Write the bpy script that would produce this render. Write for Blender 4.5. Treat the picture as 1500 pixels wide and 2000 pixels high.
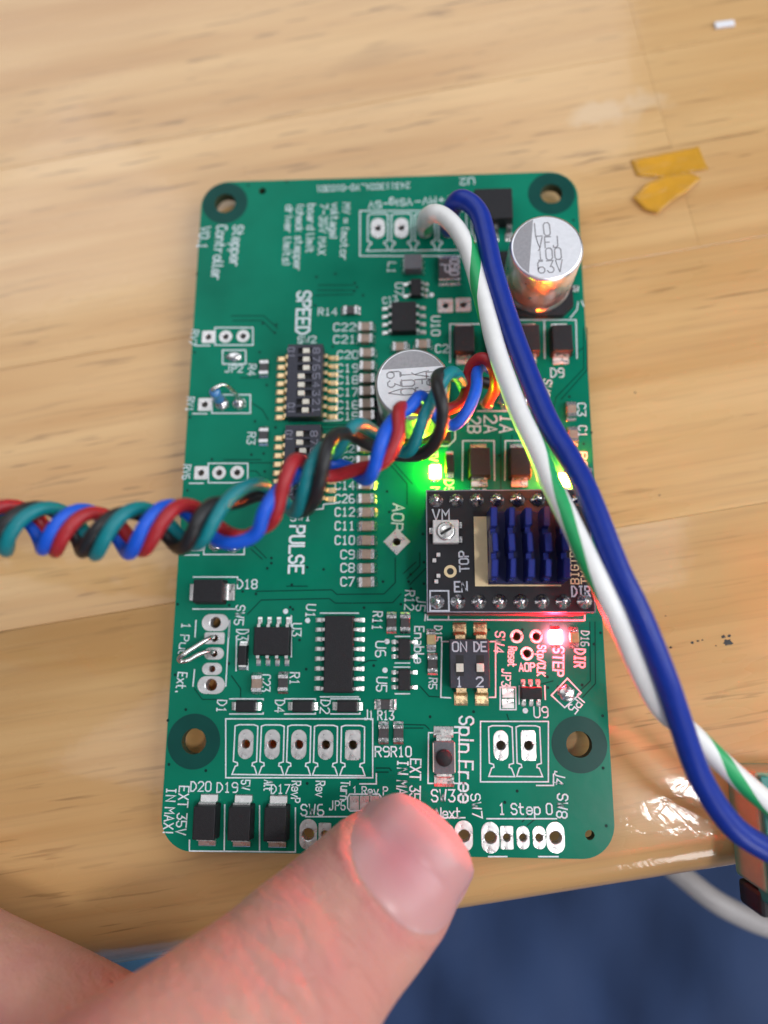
import bpy, bmesh, math, random
import numpy as np
from mathutils import Vector, Matrix

random.seed(7)
D = bpy.data
for o in list(D.objects):
    D.objects.remove(o)
SC = bpy.context.scene
COL = SC.collection
MM = 0.001
Rd = math.radians

# ------------------------------------------------------------------ camera
# solved from the board's edges, drill holes and known pin pitches (board frame, mm)
CAM_R = np.array([[0.9986576, 0.00469856, -0.05158417],
                  [0.00605024, 0.97847932, 0.20625621],
                  [0.05144315, -0.20629142, 0.97713738]])
CAM_C = np.array([4.81960854, -24.43131218, 95.65563748])
CAM_F = 1389.937                       # focal length in pixels of the 1500 px wide photograph
cam_d = D.cameras.new('camera')
cam = D.objects.new('camera', cam_d)
COL.objects.link(cam)
_m = Matrix.Identity(4)
for _i in range(3):
    for _j in range(3):
        _m[_i][_j] = CAM_R[_j][_i]
    _m[_i][3] = CAM_C[_i] * MM
cam.matrix_world = _m
cam_d.sensor_fit = 'HORIZONTAL'
cam_d.sensor_width = 36.0
cam_d.lens = CAM_F / 1500 * 36.0
cam_d.clip_start = 0.005
cam_d.clip_end = 20
cam_d.dof.use_dof = True
cam_d.dof.focus_distance = 0.0895
cam_d.dof.aperture_fstop = cam_d.lens / 3.0
SC.camera = cam

# ------------------------------------------------------------------ light
w = D.worlds.new('World')
SC.world = w
w.use_nodes = True
bg = w.node_tree.nodes['Background']
bg.inputs['Color'].default_value = (0.93, 0.96, 1.0, 1)
bg.inputs['Strength'].default_value = 0.16


def area(name, loc, target, sx, sy, power, col):
    l = D.lights.new(name, 'AREA')
    l.shape = 'RECTANGLE'
    l.size = sx
    l.size_y = sy
    l.energy = power
    l.color = col
    o = D.objects.new(name, l)
    COL.objects.link(o)
    o.location = loc
    d = Vector(target) - Vector(loc)
    o.rotation_euler = d.to_track_quat('-Z', 'Y').to_euler()
    return o


# a tall window in front of the table, and the window whose mirror image lies on the varnish by the table edge
area('window_right', (1.25, 0.15, 0.95), (0, 0, 0), 1.1, 1.1, 19, (0.92, 0.96, 1.0))
area('window_front', (-0.35, 1.35, 1.15), (0, 0, 0), 1.7, 1.0, 9, (0.92, 0.96, 1.0))
area('window_back', (0.95, -1.5, 0.75), (0, 0, 0), 0.8, 0.6, 11, (1.0, 0.98, 0.97))
area('ceiling_fill', (-0.55, 0.35, 1.25), (0, 0, 0), 1.0, 1.0, 3.2, (0.96, 0.97, 1.0))  # soft fill added so the left pads mirror a bright ceiling
area('window_side', (0.40, -0.225, 1.2), (0, 0, 0), 0.20, 0.10, 4.5, (1.0, 0.98, 0.97))

SC.render.engine = 'CYCLES'
SC.view_settings.view_transform = 'Standard'
SC.view_settings.look = 'None'
SC.view_settings.gamma = 1
SC.view_settings.use_curve_mapping = False
SC.view_settings.exposure = -0.12


# ------------------------------------------------------------------ pixel -> millimetres on the plane z
def B3(px, py, z=0.0):
    d = CAM_R.T @ np.array([(px - 750) / CAM_F, -(py - 1000) / CAM_F, -1.0])
    t = (z - CAM_C[2]) / d[2]
    return CAM_C + t * d


def B(px, py, z=0.0):
    p = B3(px, py, z)
    return float(p[0]), float(p[1])


def pxmm(px, py, z=0.0):
    p = B3(px, py, z)
    return CAM_F / float(-(CAM_R @ (p - CAM_C))[2])


# ------------------------------------------------------------------ materials
def mat(name, col, rough=0.5, metal=0.0, spec=0.5, coat=0.0, coat_r=0.1, emit=None, estr=0.0, sss=0.0,
        sss_r=(1, .35, .2), sss_scale=0.001, noise=0.0, nscale=2000.0, rnoise=0.0, bump=0.0, bscale=3000.0,
        trans=0.0, alpha=1.0):
    m = D.materials.new(name)
    m.use_nodes = True
    nt = m.node_tree
    b = nt.nodes['Principled BSDF']
    b.inputs['Base Color'].default_value = (*col, 1)
    b.inputs['Roughness'].default_value = rough
    b.inputs['Metallic'].default_value = metal
    b.inputs['Specular IOR Level'].default_value = spec
    b.inputs['Coat Weight'].default_value = coat
    b.inputs['Coat Roughness'].default_value = coat_r
    b.inputs['Transmission Weight'].default_value = trans
    b.inputs['Alpha'].default_value = alpha
    if emit:
        b.inputs['Emission Color'].default_value = (*emit, 1)
        b.inputs['Emission Strength'].default_value = estr
    if sss:
        b.inputs['Subsurface Weight'].default_value = sss
        b.inputs['Subsurface Radius'].default_value = sss_r
        b.inputs['Subsurface Scale'].default_value = sss_scale
    tc = nt.nodes.new('ShaderNodeTexCoord')
    if noise or rnoise:
        n = nt.nodes.new('ShaderNodeTexNoise')
        n.inputs['Scale'].default_value = nscale
        n.inputs['Detail'].default_value = 4
        nt.links.new(tc.outputs['Object'], n.inputs['Vector'])
        if noise:
            r = nt.nodes.new('ShaderNodeMapRange')
            r.inputs[1].default_value = 0.3
            r.inputs[2].default_value = 0.7
            r.inputs[3].default_value = 1 - noise
            r.inputs[4].default_value = 1 + noise
            nt.links.new(n.outputs[0], r.inputs[0])
            h = nt.nodes.new('ShaderNodeHueSaturation')
            h.inputs['Color'].default_value = (*col, 1)
            nt.links.new(r.outputs[0], h.inputs['Value'])
            nt.links.new(h.outputs[0], b.inputs['Base Color'])
        if rnoise:
            r2 = nt.nodes.new('ShaderNodeMapRange')
            r2.inputs[1].default_value = 0.3
            r2.inputs[2].default_value = 0.7
            r2.inputs[3].default_value = max(0.03, rough - rnoise)
            r2.inputs[4].default_value = min(1, rough + rnoise)
            nt.links.new(n.outputs[0], r2.inputs[0])
            nt.links.new(r2.outputs[0], b.inputs['Roughness'])
    if bump:
        n2 = nt.nodes.new('ShaderNodeTexNoise')
        n2.inputs['Scale'].default_value = bscale
        n2.inputs['Detail'].default_value = 5
        nt.links.new(tc.outputs['Object'], n2.inputs['Vector'])
        bp = nt.nodes.new('ShaderNodeBump')
        bp.inputs['Strength'].default_value = bump
        bp.inputs['Distance'].default_value = 0.0002
        nt.links.new(n2.outputs[0], bp.inputs['Height'])
        nt.links.new(bp.outputs[0], b.inputs['Normal'])
    return m


M = {}
M['mask'] = mat('green_solder_mask', (0.004, 0.170, 0.103), 0.22, spec=0.075, noise=0.2, nscale=70, rnoise=0.06, bump=0.08, bscale=900)
M['mask_dark'] = mat('bare_laminate_green', (0.006, 0.060, 0.050), 0.3, spec=0.1, noise=0.1, nscale=200)
M['trace'] = mat('trace_gap_green', (0.002, 0.050, 0.036), 0.3, spec=0.08)
M['via'] = mat('tented_via', (0.003, 0.030, 0.026), 0.4, spec=0.1)
M['fr4'] = mat('fr4_edge', (0.035, 0.050, 0.022), 0.7, noise=0.2, nscale=3000)
M['silk'] = mat('silkscreen_ink', (0.66, 0.72, 0.76), 0.55, noise=0.14, nscale=3500)
M['tin'] = mat('tinned_pad', (0.68, 0.67, 0.67), 0.33, 0.8, rnoise=0.15, nscale=900, bump=0.35, bscale=900)
M['solder'] = mat('solder', (0.74, 0.73, 0.74), 0.22, 1.0, rnoise=0.1, nscale=2500, bump=0.3, bscale=1800)
M['leg'] = mat('tinned_lead', (0.72, 0.71, 0.70), 0.28, 1.0, rnoise=0.1, nscale=2500)
M['gold'] = mat('gold_lead', (0.90, 0.66, 0.38), 0.28, 1.0, rnoise=0.1, nscale=2500)
M['black'] = mat('moulded_epoxy', (0.011, 0.0105, 0.0135), 0.55, spec=0.35, noise=0.2, nscale=4000, bump=0.25, bscale=9000)
M['dip'] = mat('switch_housing', (0.034, 0.035, 0.050), 0.5, spec=0.35, noise=0.12, nscale=2500, bump=0.15, bscale=6000)
M['dip_slot'] = mat('switch_well', (0.008, 0.008, 0.010), 0.6)
M['knob'] = mat('switch_slider', (0.66, 0.62, 0.54), 0.45, noise=0.08, nscale=3000)
M['print'] = mat('pale_print', (0.50, 0.51, 0.58), 0.6, noise=0.15, nscale=4000)
M['print_dim'] = mat('faint_print', (0.20, 0.20, 0.26), 0.6, noise=0.2, nscale=4000)
M['mlcc'] = mat('ceramic_body', (0.31, 0.225, 0.175), 0.42, noise=0.14, nscale=2500)
M['res'] = mat('resistor_film', (0.045, 0.042, 0.045), 0.4, noise=0.25, nscale=3500)
M['alu'] = mat('capacitor_can', (0.80, 0.80, 0.83), 0.33, 1.0, rnoise=0.06, nscale=800)
M['alu_top'] = mat('capacitor_top_coating', (0.72, 0.72, 0.76), 0.45, 0.1, noise=0.05, nscale=1500, bump=0.1, bscale=4000)
M['alu_band'] = mat('capacitor_polarity_patch', (0.30, 0.29, 0.31), 0.5, 0.1, noise=0.08, nscale=2500, bump=0.15, bscale=6000)
M['ink'] = mat('grey_print', (0.30, 0.29, 0.31), 0.6, noise=0.25, nscale=3500)
M['inductor'] = mat('ferrite_grey', (0.10, 0.10, 0.115), 0.5, noise=0.15, nscale=3500)
M['fuse'] = mat('fuse_body', (0.055, 0.047, 0.055), 0.45, noise=0.15, nscale=3000)
M['led_off'] = mat('led_lens', (0.62, 0.50, 0.25), 0.25, trans=0.2, noise=0.1)
M['led_g'] = mat('lit_green_led', (0.3, 0.9, 0.2), 0.3, emit=(0.40, 1.0, 0.01), estr=650)
M['led_r'] = mat('lit_red_led', (0.9, 0.2, 0.2), 0.3, emit=(1.0, 0.005, 0.012), estr=4200)
M['led_o'] = mat('lit_orange_led', (0.9, 0.4, 0.2), 0.3, emit=(1.0, 0.10, 0.004), estr=6500)
M['mod_pcb'] = mat('black_solder_mask', (0.016, 0.0155, 0.020), 0.42, spec=0.25, noise=0.15, nscale=900)
M['header'] = mat('header_plastic', (0.030, 0.026, 0.030), 0.4)
M['goldpad'] = mat('exposed_copper_gold', (0.72, 0.56, 0.34), 0.45, 0.55, noise=0.06, nscale=900)
M['sink'] = mat('blue_anodised', (0.018, 0.031, 0.23), 0.36, 0.6, noise=0.12, nscale=1500)
M['sink_shade'] = mat('blue_anodised_shade', (0.006, 0.010, 0.075), 0.5, 0.3)  # darker copy of the anodised blue; shade between the fins put into colour
M['pot'] = mat('trimmer_body', (0.60, 0.58, 0.58), 0.4, 0.3, noise=0.15, nscale=2500)
M['w_red'] = mat('red_insulation', (0.36, 0.017, 0.024), 0.40, spec=0.4, noise=0.08, nscale=1200)
M['w_teal'] = mat('teal_insulation', (0.002, 0.185, 0.215), 0.42, spec=0.4, noise=0.08, nscale=1200)
M['w_blue'] = mat('bright_blue_insulation', (0.006, 0.090, 0.60), 0.42, spec=0.4, noise=0.08, nscale=1200)
M['w_black'] = mat('black_insulation', (0.012, 0.012, 0.014), 0.42, spec=0.45, noise=0.1, nscale=1200)
M['w_navy'] = mat('deep_blue_insulation', (0.004, 0.026, 0.27), 0.36, spec=0.35, noise=0.06, nscale=900)
M['w_white'] = mat('white_insulation', (0.80, 0.79, 0.78), 0.38, spec=0.45, noise=0.03, nscale=900)
M['w_green'] = mat('green_stripe', (0.02, 0.36, 0.12), 0.38, spec=0.45, noise=0.06, nscale=900)
M['res_blue'] = mat('blue_resistor_lacquer', (0.055, 0.20, 0.46), 0.3, coat=0.5, noise=0.08)
M['tape'] = mat('amber_tape', (0.74, 0.37, 0.015), 0.35, coat=0.5, coat_r=0.2, noise=0.16, nscale=160, bump=0.25, bscale=90, alpha=0.62)
M['scrap'] = mat('clear_plastic_scrap', (0.85, 0.85, 0.9), 0.15, coat=1.0, coat_r=0.05)
M['tb'] = mat('terminal_block_plastic', (0.17, 0.30, 0.19), 0.45, noise=0.06, nscale=700)
M['tb_top'] = mat('terminal_block_teal', (0.012, 0.215, 0.19), 0.4, noise=0.06, nscale=700)
M['cable'] = mat('grey_cable_sheath', (0.36, 0.34, 0.345), 0.45, noise=0.05)
M['cloth_blue'] = mat('light_blue_cotton', (0.16, 0.40, 0.72), 0.85, noise=0.1, nscale=400)
M['burn'] = mat('black_ink_blot', (0.012, 0.011, 0.012), 0.5)
M['nail'] = mat('fingernail', (0.56, 0.27, 0.29), 0.38, spec=0.45, coat=0.15, coat_r=0.22, sss=0.35, sss_scale=0.0012, noise=0.07, nscale=220)


def wood_material():
    m = D.materials.new('varnished_rubberwood')
    m.use_nodes = True
    nt = m.node_tree
    N = nt.nodes
    L = nt.links
    b = N['Principled BSDF']
    tc = N.new('ShaderNodeTexCoord')
    oi = N.new('ShaderNodeObjectInfo')
    off = N.new('ShaderNodeVectorMath')
    off.operation = 'SCALE'
    off.inputs[0].default_value = (0.012, 0.0, 0.0)
    L.new(oi.outputs['Random'], off.inputs['Scale'])
    add = N.new('ShaderNodeVectorMath')
    L.new(tc.outputs['Object'], add.inputs[0])
    L.new(off.outputs[0], add.inputs[1])

    def noise(sx, sy, detail, rough=0.5, dist=0.0):
        mp = N.new('ShaderNodeMapping')
        mp.inputs['Scale'].default_value = (sx, sy, 60)
        L.new(add.outputs[0], mp.inputs['Vector'])
        n = N.new('ShaderNodeTexNoise')
        n.inputs['Scale'].default_value = 1
        n.inputs['Detail'].default_value = detail
        n.inputs['Roughness'].default_value = rough
        n.inputs['Distortion'].default_value = dist
        L.new(mp.outputs[0], n.inputs['Vector'])
        return n.outputs[0]

    def rng(s, a, bb, c, d):
        r = N.new('ShaderNodeMapRange')
        r.inputs[1].default_value = a
        r.inputs[2].default_value = bb
        r.inputs[3].default_value = c
        r.inputs[4].default_value = d
        L.new(s, r.inputs[0])
        return r.outputs[0]

    def mix(f, a, c):
        x = N.new('ShaderNodeMix')
        x.data_type = 'RGBA'
        if hasattr(f, 'node'):
            L.new(f, x.inputs[0])
        else:
            x.inputs[0].default_value = f
        for i, v in ((6, a), (7, c)):
            if hasattr(v, 'node'):
                L.new(v, x.inputs[i])
            else:
                x.inputs[i].default_value = (*v, 1)
        return x.outputs[2]

    bands = noise(9, 130, 3, 0.55, 0.4)
    c1 = mix(rng(bands, 0.32, 0.68, 0, 1), (0.545, 0.292, 0.104), (0.69, 0.432, 0.192))
    fine = noise(28, 1300, 4, 0.6)
    c2 = mix(rng(fine, 0.50, 0.75, 0, 0.30), c1, (0.37, 0.20, 0.085))
    pores = noise(85, 1250, 2, 0.5, 0.3)
    zone = noise(14, 55, 2)
    pz = N.new('ShaderNodeMath')
    pz.operation = 'MULTIPLY'
    L.new(rng(pores, 0.60, 0.67, 0, 1), pz.inputs[0])
    L.new(rng(zone, 0.40, 0.62, 0.0, 0.6), pz.inputs[1])
    c3 = mix(pz.outputs[0], c2, (0.16, 0.078, 0.028))
    knot = noise(22, 60, 1)
    c4 = mix(rng(knot, 0.70, 0.80, 0, 0.6), c3, (0.33, 0.17, 0.06))
    tone = N.new('ShaderNodeHueSaturation')
    L.new(c4, tone.inputs['Color'])
    L.new(rng(oi.outputs['Random'], 0, 1, 0.985, 1.015), tone.inputs['Value'])
    # the pale worn patch beside the end joint
    mp = N.new('ShaderNodeMapping')
    mp.name = 'worn'
    L.new(tc.outputs['Object'], mp.inputs['Vector'])
    ln = N.new('ShaderNodeVectorMath')
    ln.operation = 'LENGTH'
    wn = N.new('ShaderNodeTexNoise')
    wn.inputs['Scale'].default_value = 220
    wn.inputs['Detail'].default_value = 3
    L.new(tc.outputs['Object'], wn.inputs['Vector'])
    L.new(mp.outputs[0], ln.inputs[0])
    sub = N.new('ShaderNodeMath')
    sub.operation = 'ADD'
    L.new(ln.outputs['Value'], sub.inputs[0])
    L.new(rng(wn.outputs[0], 0.3, 0.7, -0.7, 0.7), sub.inputs[1])
    c5 = mix(rng(sub.outputs[0], 0.35, 1.2, 0.36, 0), tone.outputs[0], (0.74, 0.60, 0.43))
    L.new(c5, b.inputs['Base Color'])
    rn = noise(40, 160, 3)
    L.new(rng(rn, 0.3, 0.7, 0.22, 0.38), b.inputs['Roughness'])
    b.inputs['Specular IOR Level'].default_value = 0.35
    b.inputs['Coat Weight'].default_value = 1.0
    b.inputs['Coat Roughness'].default_value = 0.07
    # dents and scratches in the varnish
    bn = N.new('ShaderNodeTexNoise')
    bn.inputs['Scale'].default_value = 330
    bn.inputs['Detail'].default_value = 4
    bn.inputs['Distortion'].default_value = 1.2
    L.new(tc.outputs['Object'], bn.inputs['Vector'])
    vo = N.new('ShaderNodeTexVoronoi')
    vo.feature = 'DISTANCE_TO_EDGE'
    vo.inputs['Scale'].default_value = 190
    L.new(tc.outputs['Object'], vo.inputs['Vector'])
    s1 = N.new('ShaderNodeMath')
    s1.operation = 'MULTIPLY_ADD'
    L.new(rng(vo.outputs[0], 0.0, 0.05, -1, 0), s1.inputs[0])
    s1.inputs[1].default_value = 0.12
    L.new(bn.outputs[0], s1.inputs[2])
    sx = N.new('ShaderNodeSeparateXYZ')
    L.new(tc.outputs['Object'], sx.inputs[0])
    near = rng(sx.outputs['Y'], -0.062, -0.045, 0.15, 0.025)
    near.node.name = 'edge_wear'
    bp = N.new('ShaderNodeBump')
    bp.inputs['Distance'].default_value = 0.0005
    L.new(near, bp.inputs['Strength'])
    L.new(s1.outputs[0], bp.inputs['Height'])
    L.new(bp.outputs[0], b.inputs['Coat Normal'])
    bp2 = N.new('ShaderNodeBump')
    bp2.inputs['Distance'].default_value = 0.0001
    bp2.inputs['Strength'].default_value = 0.15
    L.new(fine, bp2.inputs['Height'])
    L.new(bp2.outputs[0], b.inputs['Normal'])
    return m, mp, near.node


M['wood'], WORN, EDGEWEAR = wood_material()


def denim_material():
    m = D.materials.new('denim')
    m.use_nodes = True
    nt = m.node_tree
    N = nt.nodes
    L = nt.links
    b = N['Principled BSDF']
    tc = N.new('ShaderNodeTexCoord')
    wv = N.new('ShaderNodeTexWave')
    wv.inputs['Scale'].default_value = 450
    wv.inputs['Distortion'].default_value = 1.5
    L.new(tc.outputs['Object'], wv.inputs['Vector'])
    n = N.new('ShaderNodeTexNoise')
    n.inputs['Scale'].default_value = 60
    n.inputs['Detail'].default_value = 5
    mp = N.new('ShaderNodeMapping')
    mp.inputs['Scale'].default_value = (2.0, 0.5, 1)
    L.new(tc.outputs['Object'], mp.inputs['Vector'])
    L.new(mp.outputs[0], n.inputs['Vector'])
    x = N.new('ShaderNodeMix')
    x.data_type = 'RGBA'
    x.inputs[6].default_value = (0.012, 0.032, 0.105, 1)
    x.inputs[7].default_value = (0.020, 0.054, 0.165, 1)
    L.new(n.outputs[0], x.inputs[0])
    y = N.new('ShaderNodeMix')
    y.data_type = 'RGBA'
    y.inputs[7].default_value = (0.07, 0.11, 0.19, 1)
    mm = N.new('ShaderNodeMath')
    mm.operation = 'MULTIPLY'
    mm.inputs[1].default_value = 0.25
    L.new(wv.outputs[1], mm.inputs[0])
    L.new(mm.outputs[0], y.inputs[0])
    L.new(x.outputs[2], y.inputs[6])
    L.new(y.outputs[2], b.inputs['Base Color'])
    b.inputs['Roughness'].default_value = 0.9
    b.inputs['Sheen Weight'].default_value = 0.08
    bp = N.new('ShaderNodeBump')
    bp.inputs['Strength'].default_value = 0.5
    bp.inputs['Distance'].default_value = 0.0006
    L.new(wv.outputs[1], bp.inputs['Height'])
    L.new(bp.outputs[0], b.inputs['Normal'])
    return m


M['denim'] = denim_material()


def skin_material():
    m = D.materials.new('skin')
    m.use_nodes = True
    nt = m.node_tree
    N = nt.nodes
    L = nt.links
    b = N['Principled BSDF']
    tc = N.new('ShaderNodeTexCoord')
    at = N.new('ShaderNodeAttribute')
    at.attribute_name = 'flush_glow'
    n = N.new('ShaderNodeTexNoise')
    n.inputs['Scale'].default_value = 95
    n.inputs['Detail'].default_value = 6
    L.new(tc.outputs['Object'], n.inputs['Vector'])
    x = N.new('ShaderNodeMix')
    x.data_type = 'RGBA'
    x.inputs[6].default_value = (0.56, 0.310, 0.235, 1)
    x.inputs[7].default_value = (0.52, 0.225, 0.205, 1)
    r = N.new('ShaderNodeMapRange')
    r.inputs[1].default_value = 0.35
    r.inputs[2].default_value = 0.65
    L.new(n.outputs[0], r.inputs[0])
    L.new(r.outputs[0], x.inputs[0])
    y = N.new('ShaderNodeMix')
    y.data_type = 'RGBA'
    y.inputs[7].default_value = (0.55, 0.11, 0.115, 1)
    L.new(at.outputs['Fac'], y.inputs[0])
    L.new(x.outputs[2], y.inputs[6])
    L.new(y.outputs[2], b.inputs['Base Color'])
    b.inputs['Roughness'].default_value = 0.52
    b.inputs['Specular IOR Level'].default_value = 0.35
    b.inputs['Subsurface Weight'].default_value = 0.5
    b.inputs['Subsurface Radius'].default_value = (1, 0.4, 0.25)
    b.inputs['Subsurface Scale'].default_value = 0.0018
    v = N.new('ShaderNodeTexVoronoi')
    v.inputs['Scale'].default_value = 1500
    v.feature = 'DISTANCE_TO_EDGE'
    mp = N.new('ShaderNodeMapping')
    mp.inputs['Rotation'].default_value = (0, 0, Rd(-45))
    mp.inputs['Scale'].default_value = (1, 0.6, 1)
    L.new(tc.outputs['Object'], mp.inputs['Vector'])
    L.new(mp.outputs[0], v.inputs['Vector'])
    n3 = N.new('ShaderNodeTexNoise')
    n3.inputs['Scale'].default_value = 420
    n3.inputs['Detail'].default_value = 5
    L.new(tc.outputs['Object'], n3.inputs['Vector'])
    av = N.new('ShaderNodeAttribute')
    av.attribute_name = 'along'
    n4 = N.new('ShaderNodeTexNoise')
    n4.inputs['Scale'].default_value = 1.1
    n4.inputs['Detail'].default_value = 3
    n4.inputs['Distortion'].default_value = 0.6
    L.new(av.outputs['Vector'], n4.inputs['Vector'])
    bp0 = N.new('ShaderNodeBump')
    bp0.inputs['Strength'].default_value = 0.55
    bp0.inputs['Distance'].default_value = 0.0006
    L.new(n4.outputs[0], bp0.inputs['Height'])
    ad = N.new('ShaderNodeMath')
    ad.operation = 'MULTIPLY_ADD'
    L.new(v.outputs[0], ad.inputs[0])
    ad.inputs[1].default_value = 0.5
    L.new(n3.outputs[0], ad.inputs[2])
    bp = N.new('ShaderNodeBump')
    bp.inputs['Strength'].default_value = 0.5
    bp.inputs['Distance'].default_value = 0.0003
    L.new(ad.outputs[0], bp.inputs['Height'])
    L.new(bp0.outputs[0], bp.inputs['Normal'])
    L.new(bp.outputs[0], b.inputs['Normal'])
    return m


M['skin'] = skin_material()


def nail_material():
    m = M['nail']
    nt = m.node_tree
    b = nt.nodes['Principled BSDF']
    prev = (0.55, 0.285, 0.275, 1)
    for nm, c, f in (('blush', (0.52, 0.17, 0.20, 1), .75), ('pale', (0.62, 0.47, 0.43, 1), .7)):
        at = nt.nodes.new('ShaderNodeAttribute')
        at.attribute_name = nm
        mu = nt.nodes.new('ShaderNodeMath')
        mu.operation = 'MULTIPLY'
        mu.inputs[1].default_value = f
        nt.links.new(at.outputs['Fac'], mu.inputs[0])
        x = nt.nodes.new('ShaderNodeMix')
        x.data_type = 'RGBA'
        nt.links.new(mu.outputs[0], x.inputs[0])
        if isinstance(prev, tuple):
            x.inputs[6].default_value = prev
        else:
            nt.links.new(prev, x.inputs[6])
        x.inputs[7].default_value = c
        prev = x.outputs[2]
    nt.links.new(prev, b.inputs['Base Color'])


nail_material()


# ------------------------------------------------------------------ object helpers
def empty(name, loc=(0, 0, 0), rz=0.0):
    o = D.objects.new(name, None)
    o.empty_display_size = 0.005
    COL.objects.link(o)
    o.location = [c * MM for c in loc]
    o.rotation_euler = (0, 0, rz)
    return o


def tag(o, label=None, cat=None, group=None, kind=None):
    if label:
        o['label'] = label
    if cat:
        o['category'] = cat
    if group:
        o['group'] = group
    if kind:
        o['kind'] = kind
    return o


def put(name, me, parent=None, loc=(0, 0, 0), rz=0.0):
    o = D.objects.new(name, me)
    COL.objects.link(o)
    o.location = [c * MM for c in loc]
    o.rotation_euler = (0, 0, rz)
    if parent is not None:
        o.parent = parent
    return o


def mesh(name, vs, fs, m, smooth=False, fm=None):
    me = D.meshes.new(name)
    me.from_pydata([(a * MM, b * MM, c * MM) for a, b, c in vs], [], fs)
    ms = m if isinstance(m, (list, tuple)) else [m]
    for x in ms:
        me.materials.append(x)
    if fm is not None:
        me.polygons.foreach_set('material_index', fm)
    if smooth:
        me.polygons.foreach_set('use_smooth', [True] * len(me.polygons))
    me.update()
    return me


CACHE = {}


def cached(key, fn):
    if key not in CACHE:
        CACHE[key] = fn()
    return CACHE[key]


def bbox_mesh(wx, wy, h, r, m, z0=0.0, taper=0.0, seg=2, off=(0, 0)):
    """bevelled box, bottom at z0, in mm; taper narrows the top"""
    def f():
        bm = bmesh.new()
        bmesh.ops.create_cube(bm, size=1)
        for v in bm.verts:
            k = 1.0
            top = v.co.z > 0
            dx = wx / 2 - (taper if top else 0)
            dy = wy / 2 - (taper if top else 0)
            v.co = Vector(((dx if v.co.x > 0 else -dx) + off[0], (dy if v.co.y > 0 else -dy) + off[1], z0 + (h if top else 0)))
        if r > 0:
            bmesh.ops.bevel(bm, geom=list(bm.edges), offset=r, segments=seg, profile=0.5, affect='EDGES')
        bmesh.ops.recalc_face_normals(bm, faces=list(bm.faces))
        for v in bm.verts:
            v.co *= MM
        me = D.meshes.new('box')
        bm.to_mesh(me)
        bm.free()
        me.materials.append(m)
        return me
    return cached(('box', wx, wy, h, r, m.name, z0, taper, seg, off), f)


def prism(poly, y0, y1, m, axis='y'):
    """extrude a polygon given in (x, z) along y"""
    n = len(poly)
    vs = [(x, y0, z) for x, z in poly] + [(x, y1, z) for x, z in poly]
    fs = [tuple(range(n)), tuple(range(2 * n - 1, n - 1, -1))]
    fs += [(i, i + n, (i + 1) % n + n, (i + 1) % n) for i in range(n)]
    return vs, fs


def leg_mesh(reach, h, wid, m, pad=0.55):
    """gull-wing lead starting at the body side (x=0) running to +x"""
    def f():
        t = 0.17
        p = [(-0.1, h), (reach * .30, h), (reach * .52, 0.10 + t), (reach, 0.10 + t * .7), (reach, 0.06), (reach * .42, 0.06), (reach * .24, h - t), (-0.1, h - t)]
        vs, fs = prism(p, -wid / 2, wid / 2, m)
        # solder fillet under the foot
        q = [(reach * .30, 0.005), (reach * .50, 0.10), (reach, 0.14), (reach + pad * .45, 0.05), (reach + pad * .5, 0.005)]
        v2, f2 = prism(q, -wid * .66, wid * .66, m)
        k = len(vs)
        vs += v2
        fs += [tuple(i + k for i in g) for g in f2]
        me = mesh('leg', vs, fs, m)
        bm = bmesh.new()
        bm.from_mesh(me)
        bmesh.ops.recalc_face_normals(bm, faces=list(bm.faces))
        bm.to_mesh(me)
        bm.free()
        return me
    return cached(('leg', reach, h, wid, m.name, pad), f)


def tube(path, rad, m, n=14, rads=None, stripe=None, caps=True):
    """sweep a circle along a path (mm). stripe: (list of angles per point, half width) -> material slot 1"""
    P = [Vector(p) for p in path]
    K = len(P)
    T = []
    for i in range(K):
        a = P[max(i - 1, 0)]
        c = P[min(i + 1, K - 1)]
        T.append((c - a).normalized())
    vs, fs, fm = [], [], []
    up = Vector((0, 0, 1))
    s0 = T[0].cross(up)
    if s0.length < 1e-3:
        s0 = Vector((1, 0, 0))
    s = s0.normalized()
    for i in range(K):
        if stripe is None:
            s = (s - T[i] * s.dot(T[i])).normalized()
            u = s.cross(T[i]).normalized()
        else:
            s2 = T[i].cross(up)
            if s2.length > 0.15:
                s = s2.normalized()
            else:
                s = (s - T[i] * s.dot(T[i])).normalized()
            u = s.cross(T[i]).normalized()
        r = rads[i] if rads else rad
        for j in range(n):
            a = 2 * math.pi * j / n
            if stripe is not None:
                a += stripe[0][i]
            q = P[i] + s * (math.sin(a) * r) + u * (math.cos(a) * r)
            vs.append(tuple(q))
    for i in range(K - 1):
        for j in range(n):
            fs.append((i * n + j, i * n + (j + 1) % n, (i + 1) * n + (j + 1) % n, (i + 1) * n + j))
            d = min(j, n - 1 - j)
            fm.append(1 if stripe is not None and d < stripe[1] else 0)
    if caps:
        fs.append(tuple(range(n - 1, -1, -1)))
        fm.append(0)
        fs.append(tuple((K - 1) * n + j for j in range(n)))
        fm.append(0)
    me = mesh('tube', vs, fs, m, True, fm)
    bm = bmesh.new()
    bm.from_mesh(me)
    bmesh.ops.recalc_face_normals(bm, faces=list(bm.faces))
    bm.to_mesh(me)
    bm.free()
    return me


def catmull(pts, per=8):
    P = [np.array(p, float) for p in pts]
    P = [2 * P[0] - P[1]] + P + [2 * P[-1] - P[-2]]
    out = []
    for i in range(1, len(P) - 2):
        p0, p1, p2, p3 = P[i - 1:i + 3]
        for k in range(per):
            t = k / per
            out.append(0.5 * ((2 * p1) + (-p0 + p2) * t + (2 * p0 - 5 * p1 + 4 * p2 - p3) * t * t + (-p0 + 3 * p1 - 3 * p2 + p3) * t ** 3))
    out.append(P[-2])
    return out


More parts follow.
